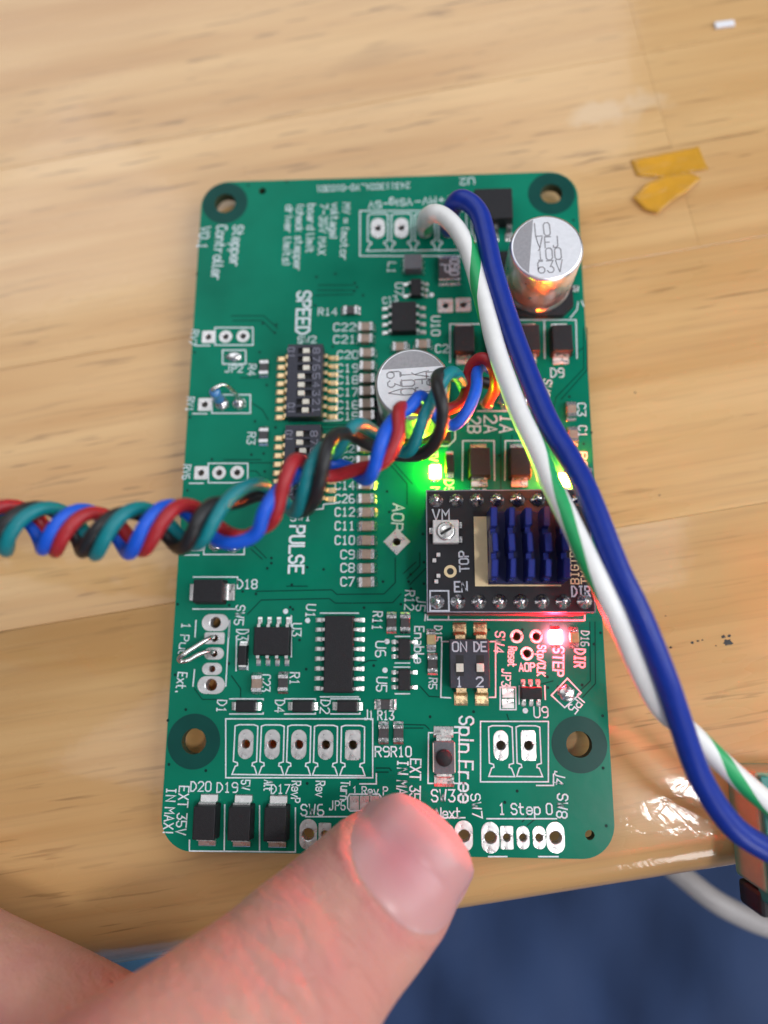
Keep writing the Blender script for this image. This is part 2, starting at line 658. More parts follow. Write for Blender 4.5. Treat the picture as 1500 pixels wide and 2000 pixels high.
def lathe(prof, m, n=40, smooth=True):
    """prof: list of (r, z) mm"""
    vs, fs = [], []
    for r, z in prof:
        for j in range(n):
            a = 2 * math.pi * j / n
            vs.append((r * math.cos(a), r * math.sin(a), z))
    for i in range(len(prof) - 1):
        for j in range(n):
            fs.append((i * n + j, i * n + (j + 1) % n, (i + 1) * n + (j + 1) % n, (i + 1) * n + j))
    fs.append(tuple((len(prof) - 1) * n + j for j in range(n)))
    return mesh('lathe', vs, fs, m, smooth)


# ------------------------------------------------------------------ stroke lettering (flat print)
G = {'A': '022842 1434', 'B': '02083847463505 3544433202', 'C': '4738180703123243', 'D': '02082846442202',
     'E': '48080242 0535', 'F': '480802 0535', 'G': '47381807031232434525', 'H': '0208 4248 0545', 'I': '2228 1232 1838',
     'J': '3833220203', 'K': '0208 480542', 'L': '080242', 'M': '0208254842', 'N': '02084248',
     'O': '180703123243473818', 'P': '02083847463505', 'Q': '180703123243473818 2442', 'R': '02083847463505 2542',
     'S': '473818070615354443321203', 'T': '0848 2822', 'U': '080312324348', 'V': '082248', 'W': '0812263248',
     'X': '0842 0248', 'Y': '082548 2522', 'Z': '08480242', '0': '180703123243473818', '1': '172822 1232',
     '2': '07183847460242', '3': '084825354443321203', '4': '32380444', '5': '480805354443321203',
     '6': '3818070312324344351504', '7': '084812', '8': '153546473818070615 1504031232434435',
     '9': '1232434738180706153546', 'a': '16364542 441403123243', 'b': '0802 0516364543321203', 'c': '4536160503123243',
     'd': '4842 4536160503123243', 'e': '04444536160503123243', 'f': '38281712 0636', 'g': '46413010 4536160503123243',
     'h': '0802 0516364542', 'i': '1612 1817', 'k': '0802 360432', 'l': '08031222', 'm': '0206 05162522 25364542',
     'n': '0206 0516364542', 'o': '160503123243453616', 'p': '0006 0516364543321203', 'r': '0206 051636',
     's': '463616051434433202', 't': '18132232 0636', 'u': '0603123243 4642', 'v': '062246', 'w': '0612253246',
     'x': '0642 0246', 'y': '0622 4610', '=': '0444 0646', '-': '0545', '+': '0545 2327', '(': '18070312',
     ')': '08171302', '.': '1213', '!': '1814 1213', '/': '0248', '_': '0242', ' ': ''}


def ribbon(pts, wd, z, closed=False):
    """mitred flat strip along 2-D points; returns verts, faces"""
    P = [np.array(p, float) for p in pts]
    Q = [P[0]]
    for p in P[1:]:
        if np.linalg.norm(p - Q[-1]) > 1e-5:
            Q.append(p)
    P = Q
    if closed and np.linalg.norm(P[0] - P[-1]) < 1e-4:
        P = P[:-1]
    n = len(P)
    if n < 2:
        return [], []
    if not closed:
        d0 = P[1] - P[0]
        d1 = P[-1] - P[-2]
        P[0] = P[0] - d0 / np.linalg.norm(d0) * wd * .45
        P[-1] = P[-1] + d1 / np.linalg.norm(d1) * wd * .45
    vs = []
    for i in range(n):
        a = P[i] - P[i - 1] if (closed or i > 0) else P[1] - P[0]
        c = P[(i + 1) % n] - P[i] if (closed or i < n - 1) else P[-1] - P[-2]
        a = a / np.linalg.norm(a)
        c = c / np.linalg.norm(c)
        na = np.array([-a[1], a[0]])
        nc = np.array([-c[1], c[0]])
        mt = na + nc
        l = np.linalg.norm(mt)
        if l < 0.5:
            mt = nc
            k = 1.0
        else:
            mt = mt / l
            k = min(1.0 / max(mt.dot(na), .35), 1.8)
        vs.append((*(P[i] + mt * wd / 2 * k), z))
        vs.append((*(P[i] - mt * wd / 2 * k), z))
    fs = []
    for i in range(n if closed else n - 1):
        j = (i + 1) % n
        fs.append((2 * i, 2 * i + 1, 2 * j + 1, 2 * j))
    return vs, fs


def text_geo(s, p0, p1, h, z, stroke, mirror=False):
    """stroke text between two 2-D mid-height points (mm), cap height h"""
    p0 = np.array(p0, float)
    p1 = np.array(p1, float)
    L = np.linalg.norm(p1 - p0)
    ex = (p1 - p0) / L
    ey = np.array([-ex[1], ex[0]])
    adv = []
    x = 0
    for c in s:
        wch = {'i': 3.2, 'l': 3.6, '.': 3.0, '!': 3.0, ' ': 3.2, '(': 3.4, ')': 3.4, 'm': 5.6, 'W': 5.8}.get(c, 5.6)
        adv.append((x, c))
        x += wch
    tot = max(x - 1.6, 1)
    sx = L / tot
    sy = h / 6.0
    vs, fs = [], []
    k = 0
    for ox, c in adv:
        for pl in G.get(c, '').split():
            pts = []
            for i in range(0, len(pl), 2):
                gx = ox + float(pl[i])
                gy = float(pl[i + 1]) - 5
                pts.append(p0 + ex * gx * sx + ey * gy * sy)
            cl = len(pl) > 6 and pl[:2] == pl[-2:]
            v, f = ribbon(pts, stroke, z + 0.0015 * (k % 4), cl)
            k += 1
            b = len(vs)
            vs += v
            fs += [tuple(i + b for i in g) for g in f]
    return vs, fs


# ------------------------------------------------------------------ TABLE
ZT = -3.6                                   # table top; the board stands on its solder tails
TANG = math.atan2(-50.17 + 63.7436, 46.889 + 34.1687)
T0 = np.array(B(880, 1800, ZT))             # a point on the visible table edge
ct, st = math.cos(TANG), math.sin(TANG)


def to_table(px, py):
    x, y = B(px, py, ZT)
    dx, dy = x - T0[0], y - T0[1]
    return dx * ct + dy * st, -dx * st + dy * ct


table = empty('table', (T0[0], T0[1], ZT), TANG)
tag(table, 'varnished blond wooden table top of glued boards under the circuit board', 'table', kind='structure')
seam_y = to_table(380, 262)[1]
joint = to_table(1260, 110)
jd = to_table(1330, 290)
RN = 5.0
TH = 26.0


def plank(x0, x1, y0, y1, nose=False):
    g = 0.02
    c = 0.06
    if nose:
        prof = []
        for i in range(9):
            a = math.pi / 2 * i / 8
            prof.append((y0 + RN - RN * math.sin(a), -RN + RN * math.cos(a)))
        prof = [(y1 - g - c, 0)] + prof + [(y0, -TH + 3), (y0 + 3, -TH), (y1 - g, -TH), (y1 - g, -c)]
    else:
        prof = [(y1 - g - c, 0), (y0 + g + c, 0), (y0 + g, -c), (y0 + g, -TH), (y1 - g, -TH), (y1 - g, -c)]
    n = len(prof)
    vs = [(x0 + g, y, z) for y, z in prof] + [(x1 - g, y, z) for y, z in prof]
    fs = [tuple(range(n)), tuple(range(2 * n - 1, n - 1, -1))] + [(i, i + n, (i + 1) % n + n, (i + 1) % n) for i in range(n)]
    me = mesh('plank', vs, fs, M['wood'])
    bm = bmesh.new()
    bm.from_mesh(me)
    bmesh.ops.recalc_face_normals(bm, faces=list(bm.faces))
    bm.to_mesh(me)
    bm.free()
    if nose:
        for p in me.polygons:
            p.use_smooth = abs(p.normal.x) < .5
    return put('plank', me, table)


jx = joint[0]
s1 = seam_y
plank(-420, 520, 0, 46, True)
plank(-420, 300, 46, 86)
plank(300, 560, 46, 86)
plank(-420, jx, 86, s1)
plank(jx, 560, 86, s1)
plank(-420, jx, s1, s1 + 48)
plank(jx, 560, s1, s1 + 48)
plank(-420, 80, s1 + 48, s1 + 95)
plank(80, 560, s1 + 48, s1 + 95)
plank(-420, 560, s1 + 95, s1 + 150)
wx_, wy_ = to_table(1215, 210)
WORN.inputs['Location'].default_value = (-wx_ * MM / .0085, -wy_ * MM / .0026, 0)
WORN.inputs['Scale'].default_value = (1 / .0085, 1 / .0026, 0)
EDGEWEAR.inputs[1].default_value = 0.0085
EDGEWEAR.inputs[2].default_value = 0.014

# ink blots on the table
for (px, py, r) in ((1421, 1255, .62), (1413, 1244, .28), (1424, 1242, .25), (1363, 1252, .16), (1352, 1255, .2), (1310, 1265, .2), (1372, 1250, .12), (1398, 1261, .11), (1300, 1203, .1), (1288, 967, .16), (1240, 767, .16)):
    x, y = to_table(px, py)
    pts = []
    for k in range(14):
        a = 2 * math.pi * k / 14
        q = r * random.uniform(.55, 1.15)
        pts.append((x + q * 1.25 * math.cos(a), y + q * .9 * math.sin(a), 0.02))
    pts.append((x, y, 0.045))
    put('ink_blot', mesh('ink_blot', pts, [(k, (k + 1) % 14, 14) for k in range(14)], M['burn']), table)

# ------------------------------------------------------------------ CIRCUIT BOARD
pcb = empty('circuit_board')
tag(pcb, 'green printed circuit board crowded with chips, switches and capacitors, thumb pressing its edge', 'circuit board')
W2, H2 = 57.14 / 2, 96.09 / 2

HOLES = []      # (x, y, r)
PADS = []       # (x, y, shape, w, h, r, fill)


def pad(px, py, shape, wd, ht, r, rot=0.0, hole=True):
    x, y = B(px, py)
    PADS.append((x, y, shape, wd, ht, r, rot, hole))
    if hole and r > 0:
        HOLES.append((x, y, r + .03))


MOUNT = [B(439.6, 396.7), B(1077, 378.3), B(378.5, 1448), B(1131.3, 1454)]
for x, y in MOUNT:
    HOLES.append((x, y, 1.62))
for p, r in (((512.5, 373), .55), ((1152, 1631), .58)):
    x, y = B(*p)
    HOLES.append((x, y, r))

# J1, J4 and the power input
for i, px in enumerate((480, 531.7, 583.6, 636, 689)):
    pad(px, 1453.3 + i * .45, 'rect' if i == 4 else 'oval', 2.0, 3.75, .56)
pad(978.3, 1456, 'oval', 1.9, 3.75, .56)
pad(1032.3, 1456, 'rect', 1.9, 3.75, .56)
PWR = [(738, 445.7), (784, 445.3), (830, 445), (876, 444.6)]
for p in PWR:
    pad(*p, 'oval', 2.15, 3.4, .45)
# slide switch footprints along the lower edge
for x0 in (957.6, 778.5, 602):
    for i, (dx, big, sh) in enumerate(((0, 1, 'oval'), (32.3, 0, 'rect'), (64, 0, 'oval'), (95.5, 0, 'oval'), (127.4, 1, 'oval'))):
        yy = 1636 - (957.6 - x0) * .018
        pad(x0 + dx, yy, sh, 2.25 if big else 1.6, 3.7 if big else 2.75, .74 if big else .46)
for (p, a, b, r, sh) in (((420.5, 1216), 3.7, 2.3, .72, 'oval'), ((419, 1246.5), 2.75, 1.55, .45, 'rect'), ((418, 1276.5), 2.7, 1.6, .45, 'oval'),
                         ((414.2, 1306.5), 2.7, 1.6, .42, 'oval'), ((412.3, 1338), 3.7, 2.3, .76, 'oval')):
    pad(*p, sh, a, b, r)
# trimmer footprints
for row in (((407.2, 658.1), (440.8, 657.6), (474.7, 656.5)), ((400, 790), (434.7, 789.3), (467.5, 788.8)),
            ((392.8, 923.5), (428, 923.2), (463.2, 922.7)), ((387, 1062), (421, 1063), (456, 1066))):
    for i, p in enumerate(row):
        pad(*p, 'rect' if i == 0 else 'oval', 1.95, 1.95, .42)
pad(870, 597, 'rect', 2.25, 2.25, .42)
pad(904.5, 595.5, 'rect', 2.25, 2.25, .42)
for p in ((1009, 1243), (1047, 1243), (1029, 1276.5)):
    pad(*p, 'oval', 1.75, 1.75, .52)
pad(775, 1058, 'rect', 2.6, 2.6, .52, Rd(45))
MOTOR = [(918, 789), (952, 788), (987, 787), (1021, 786)]
for p in MOTOR:
    pad(*p, 'oval', 1.9, 1.9, .5)

# board slab: outline and drill holes filled as a 2-D curve
cu = D.curves.new('board_outline', 'CURVE')
cu.dimensions = '2D'
cu.fill_mode = 'BOTH'
cu.extrude = 0.8 * MM


def spline(pts):
    s = cu.splines.new('POLY')
    s.points.add(len(pts) - 1)
    for i, (x, y) in enumerate(pts):
        s.points[i].co = (x * MM, y * MM, 0, 1)
    s.use_cyclic_u = True


RC = 4.2
out = []
for cx, cy, a0 in ((W2 - RC, H2 - RC, 0), (-W2 + RC, H2 - RC, 90), (-W2 + RC, -H2 + RC, 180), (W2 - RC, -H2 + RC, 270)):
    for k in range(13):
        a = Rd(a0 + 90 * k / 12)
        out.append((cx + RC * math.cos(a), cy + RC * math.sin(a)))
spline(out)
for x, y, r in HOLES:
    n = 36 if r > 1 else 22
    spline([(x + r * math.cos(-2 * math.pi * k / n), y + r * math.sin(-2 * math.pi * k / n)) for k in range(n)])
co = D.objects.new('tmp', cu)
COL.objects.link(co)
dg = bpy.context.evaluated_depsgraph_get()
bme = D.meshes.new_from_object(co.evaluated_get(dg))
D.objects.remove(co)
bme.materials.clear()
bme.materials.append(M['mask'])
bme.materials.append(M['fr4'])
for p in bme.polygons:
    p.material_index = 0 if abs(p.normal.z) > .5 else 1
    p.use_smooth = False
put('laminate', bme, pcb, (0, 0, -0.8))


def ring_pts(shape, wd, ht, n, rot=0.0):
    pts = []
    for k in range(n):
        a = 2 * math.pi * (k + .5) / n
        c, s = math.cos(a), math.sin(a)
        if shape == 'rect':
            t = min(wd / 2 / max(abs(c), 1e-6), ht / 2 / max(abs(s), 1e-6))
            x, y = c * t, s * t
            q = .12
        else:
            r = min(wd, ht) / 2
            lx, ly = wd / 2 - r, ht / 2 - r
            # ray against a stadium
            lo, hi = 0, max(wd, ht)
            for _ in range(24):
                mid = (lo + hi) / 2
                dx = max(abs(c * mid) - lx, 0)
                dy = max(abs(s * mid) - ly, 0)
                if dx * dx + dy * dy < r * r:
                    lo = mid
                else:
                    hi = mid
            x, y = c * lo, s * lo
        pts.append((x * math.cos(rot) - y * math.sin(rot), x * math.sin(rot) + y * math.cos(rot)))
    return pts


def pad_mesh(shape, wd, ht, r, rot, hole):
    def f():
        n = 40 if shape == 'rect' else 32
        o = ring_pts(shape, wd, ht, n, rot)
        vs, fs = [], []
        z = .045
        loops = [[(x, y, .002) for x, y in o], [(x * .985, y * .985, z) for x, y in o]]
        if hole:
            cir = [(r * math.cos(2 * math.pi * (k + .5) / n + rot), r * math.sin(2 * math.pi * (k + .5) / n + rot)) for k in range(n)]
            loops += [[(x * 1.12, y * 1.12, z) for x, y in cir], [(x, y, z - .06) for x, y in cir], [(x, y, -1.62) for x, y in cir]]
        for l in loops:
            vs += l
        for i in range(len(loops) - 1):
            for k in range(n):
                fs.append((i * n + k, i * n + (k + 1) % n, (i + 1) * n + (k + 1) % n, (i + 1) * n + k))
        if not hole:
            fs.append(tuple(n + k for k in range(n)))
        return mesh('pad', vs, fs, M['tin'])
    return cached(('pad', shape, wd, ht, r, rot, hole), f)


for x, y, sh, a, b, r, rot, hole in PADS:
    put('solder_pad', pad_mesh(sh, a, b, r, rot, hole), pcb, (x, y, 0))


def flat_ring(r0, r1, z, m, n=48):
    vs = [(r0 * math.cos(2 * math.pi * k / n), r0 * math.sin(2 * math.pi * k / n), z) for k in range(n)]
    vs += [(r1 * math.cos(2 * math.pi * k / n), r1 * math.sin(2 * math.pi * k / n), z) for k in range(n)]
    return mesh('ring', vs, [(k, (k + 1) % n, (k + 1) % n + n, k + n) for k in range(n)], m)


ringm = flat_ring(1.62, 3.5, .012, M['mask_dark'])
for x, y in MOUNT:
    put('mounting_hole_ring', ringm, pcb, (x, y, 0))


# ---- silkscreen
def T(s, a, b, h=1.05, stroke=0.15, parent=None, m=None, z=None):
    z = .02 if z is None else z
    v, f = text_geo(s, B(*a, 0 if parent is None else z), B(*b, 0 if parent is None else z), h, z, stroke)
    if parent is None:
        return put('silkscreen_text', mesh('silkscreen_text', v, f, m or M['silk']), pcb)
    px_, py_, pz_ = [c / MM for c in parent.location]
    v = [(x - px_, y - py_, zz - pz_) for x, y, zz in v]
    return put('printed_marking', mesh('printed_marking', v, f, m or M['print']), parent)


def LINE(*pts, wd=0.17, closed=False):
    v, f = ribbon([B(*p) for p in pts], wd, .02, closed)
    return put('silkscreen_outline', mesh('silkscreen_outline', v, f, M['silk']), pcb)


def LINES(polys, wd=.17):
    vs, fs = [], []
    for k, (pts, cl) in enumerate(polys):
        v, f = ribbon(pts, wd, .019 + .0012 * (k % 5), cl)
        b = len(vs)
        vs += v
        fs += [tuple(i + b for i in g) for g in f]
    return put('silkscreen_outline', mesh('silkscreen_outline', vs, fs, M['silk']), pcb)


TXT = [
    ('Stepper', (466, 441), (458, 521), 1.5, .2), ('Controller', (434, 441), (422, 547), 1.5, .2), ('V0.1', (402, 443), (394, 485), 1.4, .2),
    ('MV = (motor', (677, 397), (671, 509), 1.1, .15), ('voltage)', (655, 397), (651, 466), 1.1, .15), ('7-35V MAX', (633, 399), (628, 497), 1.1, .15),
    ('board limit', (609, 399), (605, 494), 1.1, .15), ('(check stepper', (587, 401), (581, 529), 1.1, .15), ('driver limits)', (566, 401), (559, 518), 1.1, .15),
    ('24311302A_Y0-010301', (800, 362), (618, 369), .95, .13),
    ('5V', (744, 399), (720, 401), 1.1, .16), ('VSig-', (804, 394), (749, 398), 1.1, .16), ('MV-', (851, 391), (811, 394), 1.1, .16), ('MV+', (897, 388), (857, 391), 1.1, .16),
    ('U2', (926, 353), (899, 355), 1.1, .16), ('L1', (766, 513), (764, 533), 1.1, .15), ('U7', (781, 553), (779, 577), 1.2, .16), ('U10', (851, 618), (851, 655), 1.2, .16),
    ('C13', (748, 588), (776, 583), .95, .14), ('C2', (851, 681), (875, 681), 1.2, .16), ('D10', (894, 733), (919, 733), 1.2, .16),
    ('D9', (1076, 728), (1101, 728), 1.3, .17), ('SW9', (1070, 742), (1064, 775), 1.2, .16), ('C3', (1136, 788), (1136, 812), 1.1, .16), ('C1', (1138, 832), (1138, 853), 1.1, .16), ('R8', (1138, 884), (1138, 914), 1.1, .16),
    ('2B', (926, 815), (926, 845), 1.7, .24), ('2A', (958, 812), (958, 845), 1.7, .24), ('1A', (990, 811), (988, 845), 1.7, .24), ('1B', (1022, 811), (1021, 845), 1.7, .24),
    ('D5', (877, 938), (877, 963), 1.2, .17), ('3V', (846, 882), (846, 900), 1.2, .17), ('M', (850, 952), (850, 965), 1.2, .17), ('D12', (921, 962), (950, 962), .9, .15),
    ('SPEED', (594, 570), (591, 652), 1.95, .32), ('PULSE', (581, 1028), (578, 1119), 1.95, .32), ('AOP', (779, 985), (775, 1036), 1.5, .2),
    ('SW2', (582, 664), (617, 663), 1.0, .15), ('SW1', (568, 1010), (606, 1009), 1.1, .15),
    ('RV7', (382, 645), (375, 674), 1.0, .15), ('RV1', (373, 776), (370, 803), 1.0, .15), ('RV6', (366, 908), (363, 936), 1.0, .15),
    ('JP2', (441, 720), (474, 720), 1.1, .15), ('R4', (493, 712), (491, 733), 1.1, .15), ('R3', (492, 845), (490, 867), 1.1, .15), ('R14', (622, 609), (658, 609), 1.05, .15),
    ('D18', (464, 1141), (502, 1141), 1.2, .16), ('SW5', (470, 1183), (466, 1220), 1.2, .16), ('1 Pul.', (364, 1217), (356, 1285), 1.15, .15), ('Ext.', (357, 1314), (352, 1352), 1.2, .16),
    ('D3', (474, 1230), (473, 1249), 1.6, .16), ('U3', (580, 1218), (579, 1242), 1.2, .16), ('U1', (608, 1181), (606, 1206), 1.2, .16), ('C23', (520, 1318), (519, 1350), 1.1, .16), ('R1', (576, 1314), (575, 1337), 1.2, .16),
    ('D1', (434, 1368), (432, 1391), 1.2, .16), ('D4', (547, 1368), (546, 1391), 1.2, .16), ('D2', (636, 1368), (634, 1393), 1.2, .16), ('J1', (713, 1396), (728, 1396), 1.2, .16),
    ('R11', (738, 1195), (736, 1230), 1.2, .17), ('R12', (801, 1154), (799, 1191), 1.2, .17), ('J5', (823, 1168), (821, 1193), 1.2, .17), ('Enable', (819, 1224), (818, 1295), 1.2, .17),
    ('D15', (856, 1223), (855, 1252), .95, .15), ('R5', (846, 1325), (845, 1345), 1.0, .15), ('U6', (744, 1253), (743, 1283), 1.3, .17), ('U5', (746, 1323), (745, 1350), 1.3, .17),
    ('SW4', (977, 1234), (974, 1275), 1.2, .17), ('Reset', (1001, 1264), (1000, 1302), 1.0, .16), ('Stp/CLK', (1058, 1261), (1057, 1320), 1.0, .16), ('AOP', (1014, 1303), (1044, 1303), 1.0, .18),
    ('STEP', (1091, 1264), (1090, 1320), 1.3, .22), ('DIR', (1133, 1268), (1132, 1303), 1.3, .22), ('D16', (1143, 1233), (1142, 1262), 1.0, .15), ('JP3', (989, 1308), (988, 1340), 1.1, .16), ('JP5', (1138, 1360), (1116, 1388), 1.2, .17), ('U9', (1043, 1391), (1070, 1391), 1.3, .17),
    ('R13', (738, 1397), (769, 1397), 1.1, .17), ('R9', (733, 1468), (760, 1468), 1.2, .18), ('R10', (764, 1468), (803, 1468), 1.2, .18),
    ('EXT 35V', (812, 1483), (810, 1576), 1.3, .19), ('IN MAX!', (787, 1485), (784, 1576), 1.3, .19), ('EXT 35V', (360, 1536), (353, 1630), 1.25, .17), ('IN MAX!', (335, 1539), (328, 1627), 1.2, .17),
    ('SW3', (843, 1554), (888, 1554), 1.4, .19), ('Spin Free', (911, 1400), (909, 1567), 1.75, .25), ('SW7', (928, 1551), (933, 1598), 1.15, .17), ('Next', (852, 1588), (900, 1588), 1.2, .17),
    ('1 Step 0', (975, 1580), (1078, 1580), 1.25, .18), ('SW8', (1099, 1551), (1097, 1597), 1.25, .19), ('J4', (1094, 1509), (1090, 1532), 1.3, .17),
    ('D20', (373, 1536), (412, 1536), 1.15, .16), ('D19', (424, 1538), (464, 1538), 1.15, .16), ('D17', (530, 1541), (566, 1541), 1.05, .15),
    ('5V', (480, 1524), (479, 1542), 1.1, .16), ('Alt', (525, 1524), (524, 1545), 1.1, .16), ('RevP', (579, 1526), (577, 1567), 1.1, .16), ('Rev', (626, 1526), (625, 1556), 1.1, .16), ('Turn', (675, 1526), (673, 1562), 1.1, .16),
    ('1 Rev P', (689, 1544), (757, 1545), .95, .15), ('JP6', (644, 1573), (674, 1573), 1.05, .15), ('SW6', (588, 1582), (632, 1582), 1.3, .18)]
for a in TXT:
    T(*a)
for s, y in (('C22', 639), ('C21', 663)):
    T(s, (652, y), (694, y), 1.15, .16)
for s, y in (('C20', 693), ('C19', 719), ('C18', 742), ('C17', 766), ('C16', 791), ('C15', 813)):
    T(s, (659, y), (699, y), 1.15, .16)
for s, y in (('C24', 876), ('C25', 900)):
    T(s, (670, y), (703, y), 1.1, .16)
for s, y in (('C14', 948), ('C26', 974), ('C12', 1000), ('C11', 1027), ('C10', 1055)):
    T(s, (655, y), (692, y), 1.15, .17)
for s, y in (('C9', 1083), ('C8', 1109), ('C7', 1136)):
    T(s, (666, y), (692, y), 1.15, .17)


def dot(px, py, r=.35):
    x, y = B(px, py)
    put('silkscreen_dot', cached(('dot', r), lambda: mesh('dot', [(r * math.cos(2 * math.pi * k / 16), r * math.sin(2 * math.pi * k / 16), .02) for k in range(16)], [tuple(range(16))], M['silk'])), pcb, (x, y, 0))


for d in ((601, 1212), (752, 1309), (756, 1253), (1026, 1388), (558, 1194), (843, 576)):
    dot(*d)

# connector outlines with one clamp shape per pole
def connector(tl, br, poles, marks):
    (x0, y0), (x1, y1) = tl, br
    polys = [([B(x0, y0), B(x1, y0), B(x1, y1), B(x0, y1)], True)]
    for p in poles:
        cx, cy = B(*p)
        polys.append(([(cx + a, cy + b) for a, b in ((-1.5, 2.25), (-1.0, 2.42), (1.0, 2.42), (1.5, 2.25), (1.52, -2.15), (1.0, -2.3), (.95, -2.65), (1.25, -2.75), (1.62, -3.75),
                                                     (-1.62, -3.75), (-1.25, -2.75), (-.95, -2.65), (-1.0, -2.3), (-1.52, -2.15))], True))
    for mk in marks:
        polys.append(([B(*q) for q in mk], False))
    return LINES(polys)


connector((441, 1404), (728, 1519), [(480, 1453.3), (531.7, 1453.8), (583.6, 1454.2), (636, 1454.6), (689, 1455)], [[(703, 1531), (735, 1531), (735, 1511)]])
connector((938.5, 1409), (1071, 1527), [(978.3, 1456), (1032.3, 1456)], [[(1048, 1534), (1081, 1534), (1081, 1512)]])
connector((703, 412), (911, 500), PWR, [[(921, 430), (922, 468)]])
for a, b in (((420, 640), (494, 674)), ((414, 771), (489, 807)), ((407, 905), (484, 943)), ((398, 1045), (477, 1083))):
    LINE(a, (b[0], a[1]), b, (a[0], b[1]), closed=True)
    LINE((a[0] - 37, b[1] + 1), (a[0] - 10, b[1] + 1))
LINE((435, 684), (480, 684), (480, 711), (435, 711), closed=True)
LINE((378, 1127), (464, 1127), (464, 1140))
LINE((377, 1189.5), (462, 1189.5))
for x in (387, 468):
    LINE((x - 4 if x < 400 else x - 19, 1212), (x - 6 if x < 400 else x - 21, 1244))
LINE((380, 1308), (377, 1340))
LINE((448, 1212), (441, 1340))
for x0, x1 in ((449, 514), (556, 616), (646, 703)):
    LINE((x0, 1365), (x1, 1365), (x1, 1367))
    LINE((x0, 1394.5), (x1, 1394.5), (x1, 1392))
LINE((462, 1250), (461, 1310))
LINE((484, 1250), (484, 1308))
LINE((569, 1203), (569, 1283))
LINE((626, 1197.5), (700, 1197.5))
LINE((626, 1361), (700, 1361))
LINE((772, 1243), (800, 1243))
LINE((772, 1295), (800, 1295))
LINE((770, 1303), (800, 1303))
LINE((772, 1355), (800, 1355))
LINE((863, 1253), (876, 1253))
LINE((863, 1253), (861, 1362), (880, 1363))
LINE((958, 1253), (968, 1253), (968, 1362), (956, 1362))
LINE((977, 1342), (1007, 1342), (1008, 1386), (977, 1386), closed=True)
LINE((1014, 1340), (1014, 1375))
LINE((1064, 1340), (1065, 1366))
LINE((1108, 1325), (1135, 1353), (1103, 1382), (1077, 1358), closed=True)
LINE((846, 1431), (837, 1431), (836, 1530), (846, 1530))
LINE((886, 1431), (897, 1431), (897, 1530), (888, 1530))
LINE((951, 1599), (1087, 1599))
LINE((806, 1597), (908, 1597))
LINE((597, 1595), (740, 1595))
LINE((954, 1673), (990, 1673))
LINE((1052, 1673), (1090, 1673))
LINE((370, 1641), (370, 1662), (577, 1664), (577, 1578))
LINE((439, 1572), (438, 1660))
LINE((507, 1574), (507, 1660))
LINE((903, 938), (904, 861), (965, 861), (966, 938))
LINE((986, 938), (987, 861), (1048, 861), (1049, 938))
LINE((838, 871), (876, 871), (889, 858), (889, 836))
LINE((879, 708), (879, 633), (945, 633))
LINE((1013, 625), (1125, 625), (1127, 700))
LINE((1063, 627), (1064, 700))
LINE((1114, 621), (1127, 605), (1129, 590))
LINE((932, 803), (1034, 803))
LINE((1136, 588), (1140, 598))
LINE((835, 1200), (835, 1210.5), (1142, 1211.5), (1142, 1202))
LINE((876, 1198), (876, 1209))
LINE((593, 995), (631, 994), (632, 985), (655, 983))
LINE((831, 1200), (830, 1212))
LINE((775, 1033), (800, 1058), (775, 1083), (750, 1058), closed=True, wd=.12)
LINE((631, 822), (660, 821))
LINE((763, 652), (818, 652))
LINE((836, 1232), (836, 1272), (849, 1272), (849, 1232))
LINE((683, 1551), (740, 1551), (744, 1556), (744, 1581), (684, 1584), (679, 1578), (679, 1557), closed=True)

# ---- trace gaps and vias (too fine to pick apart)
TR = [[(452, 617), (515, 617), (542, 641)], [(455, 626), (512, 626), (534, 649)], [(622, 557), (690, 557)], [(620, 567), (692, 567)], [(615, 577), (690, 575)],
      [(500, 1155), (648, 1152), (658, 1161), (750, 1160), (772, 1138), (772, 1090)], [(483, 1200), (510, 1172), (643, 1169), (655, 1178), (687, 1178)],
      [(690, 1178), (767, 1177), (783, 1160)], [(1152, 1215), (1153, 1330), (1128, 1354)], [(1162, 1215), (1163, 1335), (1138, 1362)],
      [(1140, 640), (1140, 720), (1086, 776), (1080, 800)], [(1146, 640), (1147, 722), (1096, 780)], [(437, 898), (510, 898)], [(440, 904), (532, 904)],
      [(488, 920), (500, 920), (508, 928)], [(490, 786), (512, 800), (524, 820)], [(470, 738), (508, 738)], [(485, 1062), (496, 1066), (520, 1090)],
      [(490, 1072), (512, 1092)], [(795, 1130), (820, 1105), (820, 1080)], [(800, 1142), (832, 1110)], [(788, 1120), (812, 1098)], [(760, 905), (795, 945), (795, 985)],
      [(770, 905), (805, 945)], [(790, 1415), (830, 1416), (838, 1424)], [(790, 1422), (826, 1422)], [(735, 1500), (760, 1500), (764, 1505)], [(735, 1508), (758, 1508)],
      [(990, 1395), (995, 1410)], [(820, 1340), (838, 1360), (870, 1362)], [(1080, 1330), (1050, 1338)], [(380, 1345), (395, 1366), (430, 1366)], [(452, 1320), (470, 1345), (470, 1362)],
      [(700, 1300), (720, 1290), (735, 1290)], [(1020, 560), (1010, 600)], [(1110, 700), (1138, 680)], [(800, 900), (760, 880)], [(1000, 850), (1000, 960)], [(978, 850), (978, 960)],
      [(1045, 1600), (1030, 1612)], [(1035, 1590), (1020, 1605)], [(600, 830), (700, 830)], [(610, 838), (705, 838)], [(365, 985), (352, 1010)], [(560, 1145), (600, 1145)]]
vs, fs = [], []
for k, t in enumerate(TR):
    v, f = ribbon([B(*p) for p in t], .16, .006 + .001 * (k % 3), False)
    b = len(vs)
    vs += v
    fs += [tuple(i + b for i in g) for g in f]
tag(put('trace_grooves', mesh('trace_grooves', vs, fs, M['trace']), pcb), kind='stuff')
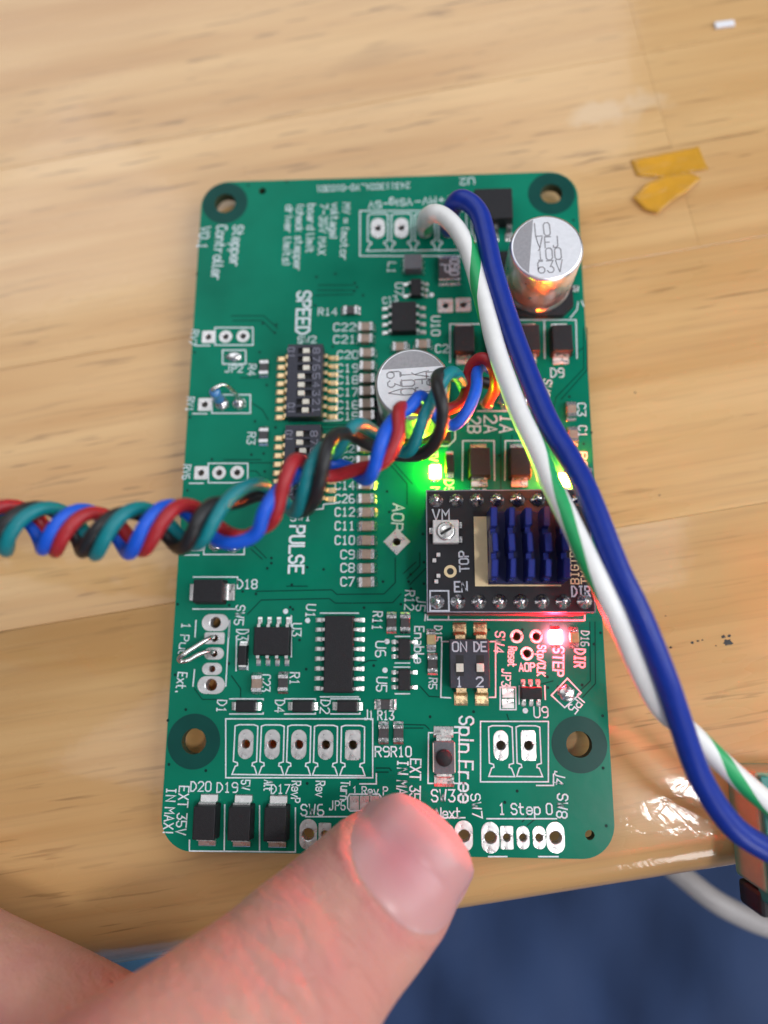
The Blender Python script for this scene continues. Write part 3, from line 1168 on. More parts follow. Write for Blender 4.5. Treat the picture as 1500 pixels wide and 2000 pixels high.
VI = [(385, 535), (380, 688), (507, 688), (524, 705), (513, 632), (537, 650), (540, 634), (693, 553), (697, 561), (692, 569), (709, 577), (618, 541), (615, 597), (655, 535), (650, 677),
      (521, 752), (498, 823), (538, 835), (491, 888), (515, 886), (517, 921), (371, 815), (366, 958), (414, 897), (632, 1112), (570, 1142), (530, 1090), (530, 1100), (522, 1110), (600, 1108),
      (572, 1190), (567, 1186), (474, 1155), (585, 1250), (598, 1307), (447, 1296), (342, 1318), (347, 1180), (363, 1386), (328, 1407), (330, 1493), (402, 1505), (448, 1182), (748, 1136),
      (798, 1136), (802, 1122), (803, 1150), (783, 1180), (711, 1187), (1155, 845), (1112, 775), (1140, 867), (1160, 1258), (1173, 1236), (1177, 1398), (1178, 1500), (1184, 1613), (1010, 1545), (986, 1567),
      (1070, 1343), (1090, 1341), (1137, 1338), (1069, 1322), (1004, 1160), (700, 1520), (600, 1530), (812, 1178), (870, 1182), (1060, 460), (1120, 430), (560, 355), (485, 362), (870, 870),
      (975, 890), (965, 965), (826, 1043), (828, 1098), (828, 1140), (760, 1000), (756, 960), (733, 1215), (730, 1300), (925, 1390), (840, 1400), (1020, 1230), (955, 1230), (690, 1350), (500, 1160), (600, 1000)]
vs, fs = [], []
for k, p in enumerate(VI):
    x, y = B(*p)
    b = len(vs)
    r = .2
    for j in range(9):
        a = 2 * math.pi * j / 9
        vs.append((x + r * math.cos(a), y + r * math.sin(a), .009 + .0005 * (k % 3)))
    fs.append(tuple(range(b, b + 9)))
tag(put('via_dots', mesh('via_dots', vs, fs, M['via']), pcb), kind='stuff')


# ---- surface-mount parts
def terminal_mesh(wd, h, cap, m):
    """metal end cap reaching +x, with a solder fillet"""
    def f():
        p = [(-cap, .02), (-cap, h + .02), (.03, h + .02), (.05, h - .05), (.16, h * .45), (.42, .06), (.44, .0), (-cap, .0)]
        vs, fs = prism(p, -wd / 2 - .02, wd / 2 + .02, m)
        me = mesh('terminal', vs, fs, m)
        bm = bmesh.new()
        bm.from_mesh(me)
        bmesh.ops.recalc_face_normals(bm, faces=list(bm.faces))
        bm.to_mesh(me)
        bm.free()
        return me
    return cached(('term', wd, h, cap, m.name), f)


def chip(name, px, py, vert, body, L=2.0, Wd=1.25, h=.85, rz=0.0):
    x, y = B(px, py, h)
    rot = (math.pi / 2 if vert else 0) + rz
    o = put(name, bbox_mesh(L - .1, Wd, h, .06, M[body], seg=1), pcb, (x, y, 0.03), rot)
    t = terminal_mesh(Wd, h, .42, M['solder'])
    for s in (0, 1):
        a = s * math.pi
        put('terminal', t, o, (math.cos(a) * (L / 2), 0, 0), a)
    return o


CAPS = [(714, 637), (713.5, 660), (717, 688), (717, 713), (717, 738), (716.5, 762.5), (716, 787), (716.5, 810), (711, 884), (711, 899), (715, 946), (715, 973), (716, 1000), (716, 1027), (716, 1055), (716, 1082), (716, 1109.5), (716, 1136.5)]
for i, p in enumerate(CAPS):
    if i == 8:
        p = (712, 873)
    chip('ceramic_capacitor', *p, False, 'mlcc', h=1.0, rz=Rd(random.uniform(-2, 2)))
chip('ceramic_capacitor', 781, 676, False, 'mlcc', h=1.0)
chip('ceramic_capacitor', 826, 671, False, 'mlcc', h=1.0)
chip('ceramic_capacitor', 1117, 799, True, 'mlcc', h=1.0)
chip('ceramic_capacitor', 1120, 848, True, 'mlcc', h=1.0)
chip('ceramic_capacitor', 500.5, 1335, True, 'mlcc', h=1.0)
for p, v in (((684.5, 605), 0), ((515, 717), 1), ((514.5, 850), 1), ((1148, 930), 1), ((552.5, 1333.5), 1), ((752.5, 1376), 0), ((749, 1432), 1), ((778, 1432), 1), ((764.5, 1216), 1), ((791.5, 1216), 1), ((845, 1297), 1)):
    chip('chip_resistor', *p, bool(v), 'res', h=.55)


def led(px, py, vert, m, lit=None):
    x, y = B(px, py, .6)
    o = put('indicator_led', bbox_mesh(1.75 if lit else 1.3, 1.5 if lit else 1.2, .7, .12, M[m]), pcb, (x, y, .06), math.pi / 2 if vert else 0)
    t = terminal_mesh(1.15, .3, .3, M['solder'])
    for s in (0, 1):
        a = s * math.pi
        put('terminal', t, o, (math.cos(a) * .95, 0, -.03), a)
    if lit:
        tag(o, lit)
    return o


led(842.5, 1249, True, 'led_off')
led(1122, 1245, True, 'led_off')
led(850, 921, True, 'led_g', 'lit green indicator light')
led(1086, 1244, True, 'led_r', 'lit red indicator light')
led(1102, 937, True, 'led_o', 'lit orange indicator light')


def tab_diode(px, py, vert, wd=3.05, l=4.2, h=2.2, tw=2.2, name='power_diode', ext=1.0):
    x, y = B(px, py, h)
    rot = math.pi / 2 if vert else 0
    o = put(name, bbox_mesh(l, wd, h - .1, .12, M['black'], taper=.14), pcb, (x, y, .1), rot)
    for s in (0, 1):
        def f():
            p = [(-.1, h * .5), (.16, h * .5), (.22, h * .4), (.24, .28), (ext * .9, .2), (ext, .1), (ext + .05, -.06), (-.4, -.06), (-.4, .05), (.05, .1), (.06, h * .42), (-.1, h * .42)]
            vs, fs = prism(p, -tw / 2, tw / 2, M['leg'])
            me = mesh('tab', vs, fs, M['leg'])
            bm = bmesh.new()
            bm.from_mesh(me)
            bmesh.ops.recalc_face_normals(bm, faces=list(bm.faces))
            bm.to_mesh(me)
            bm.free()
            return me
        a = s * math.pi
        put('metal_tab', cached(('tab', h, tw, ext), f), o, (math.cos(a) * l / 2, 0, 0), a)
    return o


for p in ((907, 661), (971, 660), (1035, 659), (1099, 659), (937.5, 901), (1017, 901)):
    tab_diode(*p, True)
for p in ((398, 1608), (466.5, 1609.5), (537, 1611)):
    tab_diode(*p, True)
tab_diode(405.5, 1154, False, wd=3.3)
for p in ((478.5, 1380), (589.5, 1380), (677.5, 1380)):
    tab_diode(*p, False, 1.6, 2.75, 1.15, 1.0, 'small_diode', .62)
tab_diode(472.5, 1280, True, 1.35, 2.7, 1.1, 1.0, 'small_diode', .55)
tab_diode(878.5, 904, True, 1.35, 2.7, 1.1, 1.0, 'small_diode', .55)


def soic(name, px, py, wd, l, h, pins, rot=0.0, pitch=1.27, reach=1.05, lw=.42, bodym='black', legm='leg', left=None, right=None):
    """leads on the local +-x sides, body length along y"""
    x, y = B(px, py, h)
    o = put(name, bbox_mesh(wd, l, h - .12, .1, M[bodym], taper=.1), pcb, (x, y, .12), rot)
    lm = leg_mesh(reach, h * .55, lw, M[legm])
    for side, idx in ((0, right if right is not None else range(pins)), (1, left if left is not None else range(pins))):
        for k in idx:
            yy = (k - (pins - 1) / 2) * pitch
            a = side * math.pi
            put('pin', lm, o, (math.cos(a) * wd / 2, yy, -.12), a)
    return o


soic('chip_package', 788.5, 617, 3.7, 4.75, 1.5, 4)
soic('chip_package', 530, 1252, 3.8, 4.85, 1.5, 4, math.pi / 2)
soic('chip_package', 661, 1277, 3.95, 10.0, 1.5, 8)
soic('small_chip', 812.5, 560, 1.65, 2.8, 1.1, 3, 0, .95, .75, .38, left=(0, 2))
soic('small_chip', 789.5, 1268, 1.65, 2.8, 1.05, 3, 0, .95, .62, .38, right=(0, 2))
soic('small_chip', 789.5, 1328, 1.65, 2.8, 1.05, 3, 0, .95, .62, .38, right=(0, 2))
soic('small_chip', 1039, 1354, 1.65, 2.8, 1.1, 3, math.pi / 2, .95, .62, .42)

# voltage regulator with two heavy legs
x, y = B(964, 397, 2.3)
o = put('voltage_regulator', bbox_mesh(5.85, 5.3, 2.2, .16, M['black'], taper=.16), pcb, (x, y, .1))
lm = leg_mesh(1.9, 1.0, .75, M['leg'])
for dx in (-2.2, .35, 2.35):
    put('leg', lm, o, (dx, -2.65, -.1), -math.pi / 2)
put('heat_tab', bbox_mesh(5.3, 1.0, .5, .05, M['leg']), o, (0, 2.9, -.08))

# inductor and resettable fuse
x, y = B(806.5, 510, 1.8)
o = put('inductor', bbox_mesh(2.55, 2.4, 1.7, .12, M['inductor']), pcb, (x, y, .08))
t = terminal_mesh(2.3, 1.1, .1, M['solder'])
for s in (0, 1):
    put('terminal', t, o, (math.cos(s * math.pi) * 1.3, 0, -.06), s * math.pi)
x, y = B(878, 524, .8)
o = put('resettable_fuse', bbox_mesh(3.1, 3.6, .75, .06, M['fuse']), pcb, (x, y, .05))
t = terminal_mesh(3.1, .78, .35, M['solder'])
for s in (0, 1):
    put('terminal', t, o, (0, math.cos(s * math.pi) * 1.95, -.04), math.pi / 2 + s * math.pi)
T('090', (888, 507), (887, 537), 1.25, .2, o, M['print'], .815)
T('P', (870, 517), (869, 531), 1.35, .2, o, M['print'], .815)


# DIP switches
def dip(name, pc, wd, l, h, n, pitch, ypix, knobs, legm, reach, vertical_legs=True):
    """pc: pixel of the top centre; ypix: y pixel and knob x pixel of every well"""
    cx, cy = B(*pc, h)
    # housing with open wells
    xs = [-wd / 2, -1.05, 1.05, wd / 2]
    ys = [-l / 2]
    cen = []
    for yp in ypix:
        cen.append(B(pc[0], yp, h)[1] - cy)
    cen.sort()
    for c in cen:
        ys += [c - pitch * .36, c + pitch * .36]
    ys.append(l / 2)
    vs, fs = [], []
    nx, ny = len(xs), len(ys)
    for yv in ys:
        for xv in xs:
            vs.append((xv, yv, h))
    for j in range(ny - 1):
        for i in range(nx - 1):
            if i == 1 and j % 2 == 1:
                b = len(vs)
                q = [(xs[1], ys[j]), (xs[2], ys[j]), (xs[2], ys[j + 1]), (xs[1], ys[j + 1])]
                vs += [(a, c, h - .55) for a, c in q]
                fs.append((b, b + 1, b + 2, b + 3))
                t4 = [j * nx + 1, j * nx + 2, (j + 1) * nx + 2, (j + 1) * nx + 1]
                for k in range(4):
                    fs.append((t4[k], t4[(k + 1) % 4], b + (k + 1) % 4, b + k))
            else:
                fs.append((j * nx + i, j * nx + i + 1, (j + 1) * nx + i + 1, (j + 1) * nx + i))
    b = len(vs)
    vs += [(-wd / 2, -l / 2, .15), (wd / 2, -l / 2, .15), (wd / 2, l / 2, .15), (-wd / 2, l / 2, .15)]
    fs.append((b, b + 1, 1 * (nx - 1), 2, 1, 0))
    fs.append((b + 2, b + 3) + tuple((ny - 1) * nx + i for i in range(nx)))
    fs.append((b + 1, b + 2) + tuple(j * nx + nx - 1 for j in range(ny - 1, -1, -1)))
    fs.append((b + 3, b) + tuple(j * nx for j in range(ny)))
    me = mesh(name, vs, fs, M['dip'])
    bm = bmesh.new()
    bm.from_mesh(me)
    bmesh.ops.recalc_face_normals(bm, faces=list(bm.faces))
    bm.to_mesh(me)
    bm.free()
    o = put(name, me, pcb, (cx, cy, 0))
    well = bbox_mesh(2.05, pitch * .70, .02, 0, M['dip_slot'])
    kn = bbox_mesh(.95 if n > 2 else .8, pitch * .58, .62, .08, M['knob'])
    for c in cen:
        put('well', well, o, (0, c, h - .545))
    for (kx, ky) in knobs:
        a, c = B(kx, ky, h)
        put('slider', kn, o, (max(-.6, min(.6, a - cx)), c - cy, h - .53))
    return o, cx, cy, cen


def dip8(pc, y0, knobx, label_y):
    ys = [y0 + 16.56 * k for k in range(8)]
    o, cx, cy, cen = dip('slide_switch_bank', pc, 4.95, 10.75, 2.4, 8, 1.27, ys, list(zip(knobx, ys)), 'gold', 1.4)
    lm = leg_mesh(1.75, 1.0, .55, M['gold'])
    for k in range(8):
        yy = (k - 3.5) * 1.27 - .25
        for s in (0, 1):
            put('pin', lm, o, (math.cos(s * math.pi) * 2.47, yy, 0), s * math.pi)
    for k, yv in enumerate(ys):
        T(str(8 - k), (pc[0] + 23, yv - 5), (pc[0] + 23, yv + 5), .95, .13, o, M['print_dim'], 2.412)
    for yy in (y0 + 1, y0 + 110):
        T('ON', (pc[0] - 26, yy - 7), (pc[0] - 26, yy + 9), .95, .13, o, M['print_dim'], 2.412)
    return o


dip8((594.5, 742), 684.8, (598, 598, 598, 588, 588, 588, 597, 596), 0)
dip8((590, 903), 847, (585, 585, 591, 592, 592, 585, 592, 592), 0)

# two-way switch
o, cx, cy, cen = dip('slide_switch_pair', (917.5, 1296), 5.0, 6.1, 2.6, 2, 1.0, [1303], [], 'gold', 1.5)
CHK = o
for c in list(o.children):
    D.objects.remove(c)
me = bbox_mesh(5.0, 6.1, 2.5, .08, M['dip'], z0=.12)
o.data = me
for kx in (898, 938):
    ax, ay = B(kx, 1300, 2.62)
    put('well', bbox_mesh(1.0, 2.6, .03, 0, M['dip_slot']), o, (ax - cx, ay - cy, 2.605))
    ax, ay = B(kx, 1304, 3.0)
    put('slider', bbox_mesh(.95, 1.05, .45, .08, M['knob']), o, (ax - cx, ay - cy, 2.61))
    ax, _ = B(kx, 1240)
    for yy, a in ((3.05, math.pi / 2), (-3.05, -math.pi / 2)):
        put('pin', leg_mesh(2.0, 1.4, 1.3, M['gold']), o, (ax - cx, yy, 0), a)
for s, a, b in (('ON', (884, 1263), (911, 1263)), ('DE', (926, 1263), (950, 1263)), ('1', (893, 1332), (901, 1332)), ('2', (931, 1332), (943, 1332))):
    T(s, a, b, 1.15, .2, o, M['print'], 2.64)

# push button
x, y = B(867.5, 1480, 1.4)
o = put('push_button', bbox_mesh(2.55, 3.9, 1.3, .08, M['inductor']), pcb, (x, y, .1))
put('plunger', lathe([(1.02, 0), (1.02, .45), (.95, .55), (0.001, .56)], M['black'], 28), o, (0, 0, 1.28))
for s in (-1, 1):
    put('side_plate', bbox_mesh(.14, 3.5, 1.25, .02, M['knob']), o, (s * 1.34, 0, 0))
    put('solder_tab', leg_mesh(1.35, 1.0, 1.9, M['leg'], .9), o, (0, s * 1.9, -.1), s * math.pi / 2)


# solder-jumper pads
def flatpad(px, py, wd, ht, rot=0.0, m='tin', h=.05):
    x, y = B(px, py)
    put('solder_pad', bbox_mesh(wd, ht, h, .02, M[m], seg=1), pcb, (x, y, .002), rot)


flatpad(992, 1353.5, 1.55, 1.2)
flatpad(992, 1374, 1.55, 1.2)
for dx in (-20, 0, 20):
    flatpad(712 + dx, 1568, 1.2, 1.7)


def blob(px, py, rx, ry, h, rot=0.0, m='solder', name='solder_joint', parent=None):
    def f():
        vs, fs = [], []
        n = 18
        rr = random.Random(int(px * 7 + py))
        wob = [rr.uniform(.88, 1.1) for _ in range(n)]
        for i in range(6):
            t = i / 6
            for j in range(n):
                a = 2 * math.pi * j / n
                q = math.cos(t * math.pi / 2) * wob[j] ** (1 - t)
                vs.append((rx * q * math.cos(a), ry * q * math.sin(a), h * math.sin(t * math.pi / 2) + .005))
        vs.append((0, 0, h))
        for i in range(5):
            for j in range(n):
                fs.append((i * n + j, i * n + (j + 1) % n, (i + 1) * n + (j + 1) % n, (i + 1) * n + j))
        for j in range(n):
            fs.append((5 * n + j, 5 * n + (j + 1) % n, len(vs) - 1))
        return mesh('blob', vs, fs, M[m], True)
    x, y = B(px, py)
    return put(name, f(), parent or pcb, (x, y, .03), rot)


blob(457.5, 697.5, 1.3, .8, .55)
blob(1106, 1354, 1.05, 1.15, .5, Rd(45))
blob(434.7, 789.3, 1.05, 1.05, .9)
blob(467.5, 788.8, .95, .95, 1.1)
blob(421, 1063, 1.05, 1.05, .9)
blob(456, 1066, 1.0, .95, 1.0)
for p in MOTOR:
    blob(*p, 1.1, 1.1, 1.3)
for p in PWR[2:]:
    blob(*p, 1.1, 1.5, 1.4)


# electrolytic capacitors
def electrolytic(px, py, z, turn, band_dir, txt):
    """px,py: pixel of the can's top centre"""
    x, y = B(px, py, z)
    r = 4.88
    # square base with two chamfered corners
    s = 5.15
    c = 1.5
    poly = [(-s, -s + c), (-s + c, -s), (s - c, -s), (s, -s + c), (s, s), (-s, s)]
    ca, sa = math.cos(turn), math.sin(turn)
    poly = [(a * ca - b * sa, a * sa + b * ca) for a, b in poly]
    n = len(poly)
    vs = [(a, b, .05) for a, b in poly] + [(a, b, 1.1) for a, b in poly]
    fs = [tuple(range(n - 1, -1, -1)), tuple(range(n, 2 * n))] + [(i, (i + 1) % n, (i + 1) % n + n, i + n) for i in range(n)]
    base = put('electrolytic_capacitor', mesh('base', vs, fs, M['black']), pcb, (x, y, 0))
    can = put('can', lathe([(r - .25, 1.0), (r, 1.25), (r, 1.75), (r - .22, 1.95), (r - .22, 2.25), (r, 2.5), (r, z - .45), (r - .12, z - .16), (r - .4, z), (r - .75, z)], M['alu'], 56), base)
    for p in can.data.polygons:
        if len(p.vertices) > 4:
            p.material_index = 0
    # printed top: coated disc with a grey polarity segment
    n = 56
    rt = r - .42
    put('top_coating', mesh('top', [(rt * math.cos(2 * math.pi * k / n), rt * math.sin(2 * math.pi * k / n), z + .015) for k in range(n)], [tuple(range(n))], M['alu_top']), base)
    hw = Rd(62)
    pts = [(rt * .99 * math.cos(band_dir - hw + 2 * hw * k / 24), rt * .99 * math.sin(band_dir - hw + 2 * hw * k / 24), z + .03) for k in range(25)]
    put('polarity_patch', mesh('patch', pts, [tuple(range(25))], M['alu_band']), base)
    for s_ in (-1, 1):
        a = band_dir + (0 if s_ > 0 else math.pi)
        put('solder_tab', bbox_mesh(1.6, .9, .3, .05, M['leg']), base, (5.4 * math.cos(a), 5.4 * math.sin(a), .03), a)
    for s, a, b, h in txt:
        T(s, a, b, h, .17, base, M['ink'], z + .035)
    return base


electrolytic(1068, 483, 10.0, 0, Rd(180 - 6), [('LO', (1045, 449), (1074, 447), 1.9), ('VFJ', (1048, 474), (1092, 472), 1.6), ('100', (1049, 497), (1096, 495), 1.7), ('63V', (1051, 522), (1099, 519), 1.7)])
electrolytic(806, 748, 9.6, -math.pi / 2, Rd(90 + 3), [('LO', (846, 726), (848, 752), 1.8), ('VFJ', (823, 725), (826, 768), 1.8), ('100', (795, 726), (797, 771), 1.8), ('63V', (769, 726), (773, 773), 1.8)])

# bent wire link across the slide-switch holes
path = [B3(418, 1245, -.9), B3(416, 1244, .8), B3(408, 1247, 2.0), B3(385, 1261, 3.0), B3(362, 1276, 3.8), B3(350, 1286, 3.6), B3(354, 1292, 3.2), B3(368, 1289, 3.0), B3(388, 1278, 2.4), B3(404, 1273, 1.7), B3(415, 1273, .8), B3(417, 1275, -.9)]
put('wire_link', tube(catmull(path, 6), .30, M['leg'], 10), pcb)


# upright blue resistors
def upright_resistor(body_px, z0, z1, pa, pb):
    x0, y0 = B(*pa)
    top = B3(*body_px, z1)
    d = np.array([top[0] - x0, top[1] - y0, z1 - z0])
    pts = [np.array([x0, y0, z0]) + d * t for t in (0, .05, .15, .28, .45, .6, .75, .88, .96, 1.0)]
    rr = [.25, .62, .82, .78, .68, .68, .78, .82, .6, .25]
    o = put('upright_resistor', tube(pts, 1, M['res_blue'], 16, rr), pcb)
    xb, yb = B(*pb)
    e = pts[-1]
    lead = catmull([e - d * .05, e + np.array([.05, .05, .5]), (e + np.array([xb, yb, z1])) / 2 + np.array([.3, .9, .2]), np.array([xb + .1, yb + .5, z1 * .45]), np.array([xb, yb, .6]), np.array([xb, yb, -.5])], 6)
    put('lead', tube(lead, .26, M['leg'], 8), o)
    put('lead', tube([np.array([x0, y0, -.5]), np.array([x0, y0, z0 + .1])], .26, M['leg'], 8), o)


upright_resistor((418, 763), .9, 4.2, (432, 786), (467, 788))
upright_resistor((436, 1044), .9, 3.4, (424, 1062), (455, 1066))

# sockets for the driver module, their tails carry the board above the table
def mod_xy(px, py):
    return B(px, py, 8.0)


mc = mod_xy(996, 1082)
PX = [mod_xy(854, 1172)[0] + 2.54 * k for k in range(8)]
PYB = mod_xy(996, 1175)[1]
PYT = PYB + 12.7
for yv in (PYB, PYT):
    o = put('pin_socket', bbox_mesh(20.3, 2.45, 4.0, .12, M['header'], seg=1), pcb, ((PX[0] + PX[7]) / 2, yv, 0.02))
    for k in range(8):
        put('tail', bbox_mesh(.55, .55, 3.55, .08, M['leg'], seg=1), o, ((k - 3.5) * 2.54, 0, -3.6))
# tails of the other soldered leads keep the board level
for p in PWR[:1] + [(440.8, 657.6), (978, 1456), (480, 1453)]:
    pass

# ------------------------------------------------------------------ DRIVER MODULE
mod = empty('driver_module', (0, 0, 4.0))
tag(mod, 'black stepper driver module with blue finned heat sink plugged into the green board', 'driver module')


def mput(name, me, loc, rz=0.0, parent=None):
    o = put(name, me, mod, (loc[0], loc[1], loc[2] - 4.0), rz)
    return o


MX = (PX[0] + PX[7]) / 2
MY = (PYB + PYT) / 2
mp_ = mput('module_board', bbox_mesh(20.3, 15.3, 1.5, .05, M['mod_pcb'], seg=1), (MX, MY, 6.5))
edge = mput('module_edge', mesh('edge', *(lambda v, f: (v, f))(*ribbon([(-10.1, -7.6), (10.1, -7.6), (10.1, 7.6), (-10.1, 7.6)], .14, 0, True)), M['print_dim']), (MX, MY, 8.012))
for yv in (PYB, PYT):
    for k in range(8):
        if yv == PYT and k > 7:
            continue
        s = mput('header_segment', bbox_mesh(2.5, 2.3, 2.45, .3, M['header'], seg=1), (PX[k], yv, 4.03))
        jt = mput('solder_joint', cached('jt', lambda: lathe([(.95, 0), (.9, .12), (.62, .42), (.4, .85), (.3, 1.05), (.001, 1.1)], M['solder'], 16)), (PX[k], yv, 8.005))
gx0, gy1 = mod_xy(925, 1009)
gx1, gy0 = mod_xy(1096, 1145)
mput('gold_pad', bbox_mesh(gx1 - gx0, gy1 - gy0, .03, 0, M['goldpad']), ((gx0 + gx1) / 2, (gy0 + gy1) / 2, 8.003))
# heat sink with notched fins
hx, hy = B(1030, 1064, 11)
hs = mput('heat_sink', bbox_mesh(9.0, 8.9, 1.3, .08, M['sink_shade'], seg=1), (hx, hy, 8.06))
for i in range(5):
    for j in range(3):
        fx = -4.1 + i * 2.05
        fy = (j - 1) * 3.05
        put('fin', bbox_mesh(.8 if (i + j) % 2 else .92, 2.2 + .12 * ((i * 2 + j) % 3), 3.9, .1, M['sink'], seg=1, taper=.05), hs, (fx + .06 * ((i + 2 * j) % 3 - 1), fy, 1.25), Rd(((i * 5 + j * 3) % 5 - 2) * 1.6))
    put('fin_web', bbox_mesh(.66, 8.7, 2.3, .05, M['sink'], seg=1), hs, (-4.1 + i * 2.05, 0, 1.25))
# trimmer
tx, ty = mod_xy(870, 1041)
tr = mput('trimmer', bbox_mesh(3.2, 2.9, 1.2, .12, M['pot']), (tx, ty, 8.02))
put('screw', lathe([(1.15, 0), (1.15, .2), (.95, .32), (.5, .2), (.001, .15)], M['leg'], 24), tr, (0, 0, 1.19))
put('slot', bbox_mesh(1.5, .3, .12, .02, M['dip_slot'], seg=1), tr, (0, 0, 1.36), Rd(30))
for dx, dy in ((-1.7, .2), (1.75, .9), (1.75, -.9)):
    put('terminal', bbox_mesh(.7, .8, .5, .06, M['solder'], seg=1), tr, (dx, dy, 0))
vx, vy = mod_xy(879.5, 1116)
mput('plated_hole', flat_ring(.42, .78, 0, M['goldpad'], 24), (vx, vy, 8.012))
mput('hole_bottom', mesh('hb', [(.42 * math.cos(2 * math.pi * k / 20), .42 * math.sin(2 * math.pi * k / 20), 0) for k in range(20)], [tuple(range(20))], M['dip_slot']), (vx, vy, 8.011))
for p in ((856, 1084), (848, 1095), (856, 1125), (852, 1136)):
    a = mod_xy(*p)
    mput('tiny_component', bbox_mesh(.5, .5, .35, .06, M['pot'], seg=1), (a[0], a[1], 8.01))


def MT(s, a, b, h, st, m='print'):
    v, f = text_geo(s, mod_xy(*a), mod_xy(*b), h, 8.012, st)
    o = put('printed_marking', mesh('printed_marking', v, f, M[m]), mod, (0, 0, -4.0))


MT('VM', (845, 1006), (877, 1006), 1.35, .22)
MT('TOP', (907, 1116), (905, 1077), 1.1, .2)
MT('EN', (888, 1146), (912, 1146), 1.2, .2)
MT('DIR', (1117, 1155), (1152, 1155), 1.2, .2)
MT('BIGTREETECH', (1123, 1140), (1119, 1000), .95, .17, 'goldpad')
MT('TMC', (1143, 1140), (1142, 1103), .95, .17, 'goldpad')
bx = [mod_xy(*p) for p in ((840, 1154), (876, 1154), (877, 1193), (840, 1193))]
v, f = ribbon(bx, .2, 8.013, True)
put('printed_outline', mesh('printed_outline', v, f, M['print']), mod, (0, 0, -4.0))

# ------------------------------------------------------------------ WIRES
def world_path(pts, per=10):
    return [np.array(p) for p in catmull([B3(*p) for p in pts], per)]


def arrange(path, per):
    return path


# the two power leads
WHITE = [(830, 445, -.6), (830, 441, 2.5), (832, 427, 6.5), (846, 417, 8.8), (867, 423, 9.6), (891, 446, 10.2), (911, 480, 10.6), (926, 522, 11), (940, 571, 11.6), (957, 634, 12.2), (977, 705, 13.0),
         (1012, 800, 14.4), (1035, 850, 15.2), (1054, 892, 15.9), (1073, 938, 16.7), (1103, 998, 17.6), (1157, 1110, 18.2), (1192, 1180, 17.9), (1217, 1233, 17.2), (1256, 1320, 15.6), (1294, 1385, 13.8), (1345, 1428, 12),
         (1400, 1480, 11), (1450, 1526, 10.4), (1505, 1572, 9.5), (1570, 1618, 7.5), (1600, 1640, 4.4)]
wp = world_path(WHITE, 10)
yk = [445, 470, 585, 850, 990, 1130, 1440, 1500, 1560, 1700]
ak = [-150, -85, 80, 255, 360, 442, 615, 725, 800, 960]
ang = []
for k in range(len(wp)):
    i = k / 10
    i0 = min(int(i), len(WHITE) - 2)
    py = WHITE[i0][1] + (WHITE[i0 + 1][1] - WHITE[i0][1]) * (i - i0)
    if k < 40:
        py = 445
    ang.append(Rd(float(np.interp(py, yk, ak))))
o = put('power_wire', tube(wp, 1.2, [M['w_white'], M['w_green']], 40, stripe=(ang, 4)))
tag(o, 'thick white wire with a green spiral stripe, soldered to the board', 'wire', 'pair of thick power wires')
NAVY = [(876, 444.6, -.6), (877, 440, 2.5), (880, 415, 7.0), (895, 391, 9.6), (917, 396, 10.4), (938, 421, 10.8), (951, 470, 11.2), (966, 537, 11.8), (996, 633, 12.6), (1022, 705, 13.4), (1060, 800, 14.8), (1085, 850, 15.6),
        (1107, 885, 16.2), (1137, 940, 17), (1160, 992, 17.6), (1206, 1110, 18.4), (1240, 1180, 18.4), (1264, 1235, 18), (1303, 1334, 16.8), (1332, 1420, 15.2), (1350, 1475, 14.2), (1371, 1525, 13.2), (1402, 1577, 12.2), (1443, 1624, 11.2), (1500, 1660, 9.8), (1545, 1680, 7.5), (1570, 1690, 4.4)]
o = put('power_wire', tube(world_path(NAVY, 10), 1.3, M['w_navy'], 24))
tag(o, 'thick plain dark blue wire crossing the board to the green terminal block', 'wire', 'pair of thick power wires')

# four motor leads twisted into a rope
AXIS = [(-1250, 900, 1), (-700, 960, 14), (-330, 1000, 21), (-200, 1018, 21.5), (-90, 1026, 22), (0, 1030, 22.3), (94, 1036, 22.5), (187, 1038, 22.6), (280, 1036, 22.6), (375, 1027, 22.5), (470, 1005, 22.2), (565, 968, 21.7), (650, 920, 20.6), (720, 878, 18.8), (790, 836, 16.6), (860, 791, 14.6), (925, 757, 12.4)]
ax = world_path(AXIS, 24)      # 24 steps per node
seg = [0.0]
for i in range(1, len(ax)):
    seg.append(seg[-1] + float(np.linalg.norm(ax[i] - ax[i - 1])))
# crest of the red strand at these axis nodes (node index, turns)
nodes = [0, 1, 2, 7, 9, 11.1, 14.1, 16]
turns = [-7.4, -4.75, -2.90, 0.0, 1.0, 2.0, 3.0, 3.62]
ph = [2 * math.pi * float(np.interp(i / 24, nodes, turns)) + math.pi / 2 for i in range(len(ax))]
STR = [('red', 0, 'w_red', 'red'), ('blue', 52, 'w_blue', 'bright blue'), ('teal', 180, 'w_teal', 'teal green'), ('black', 232, 'w_black', 'black')]
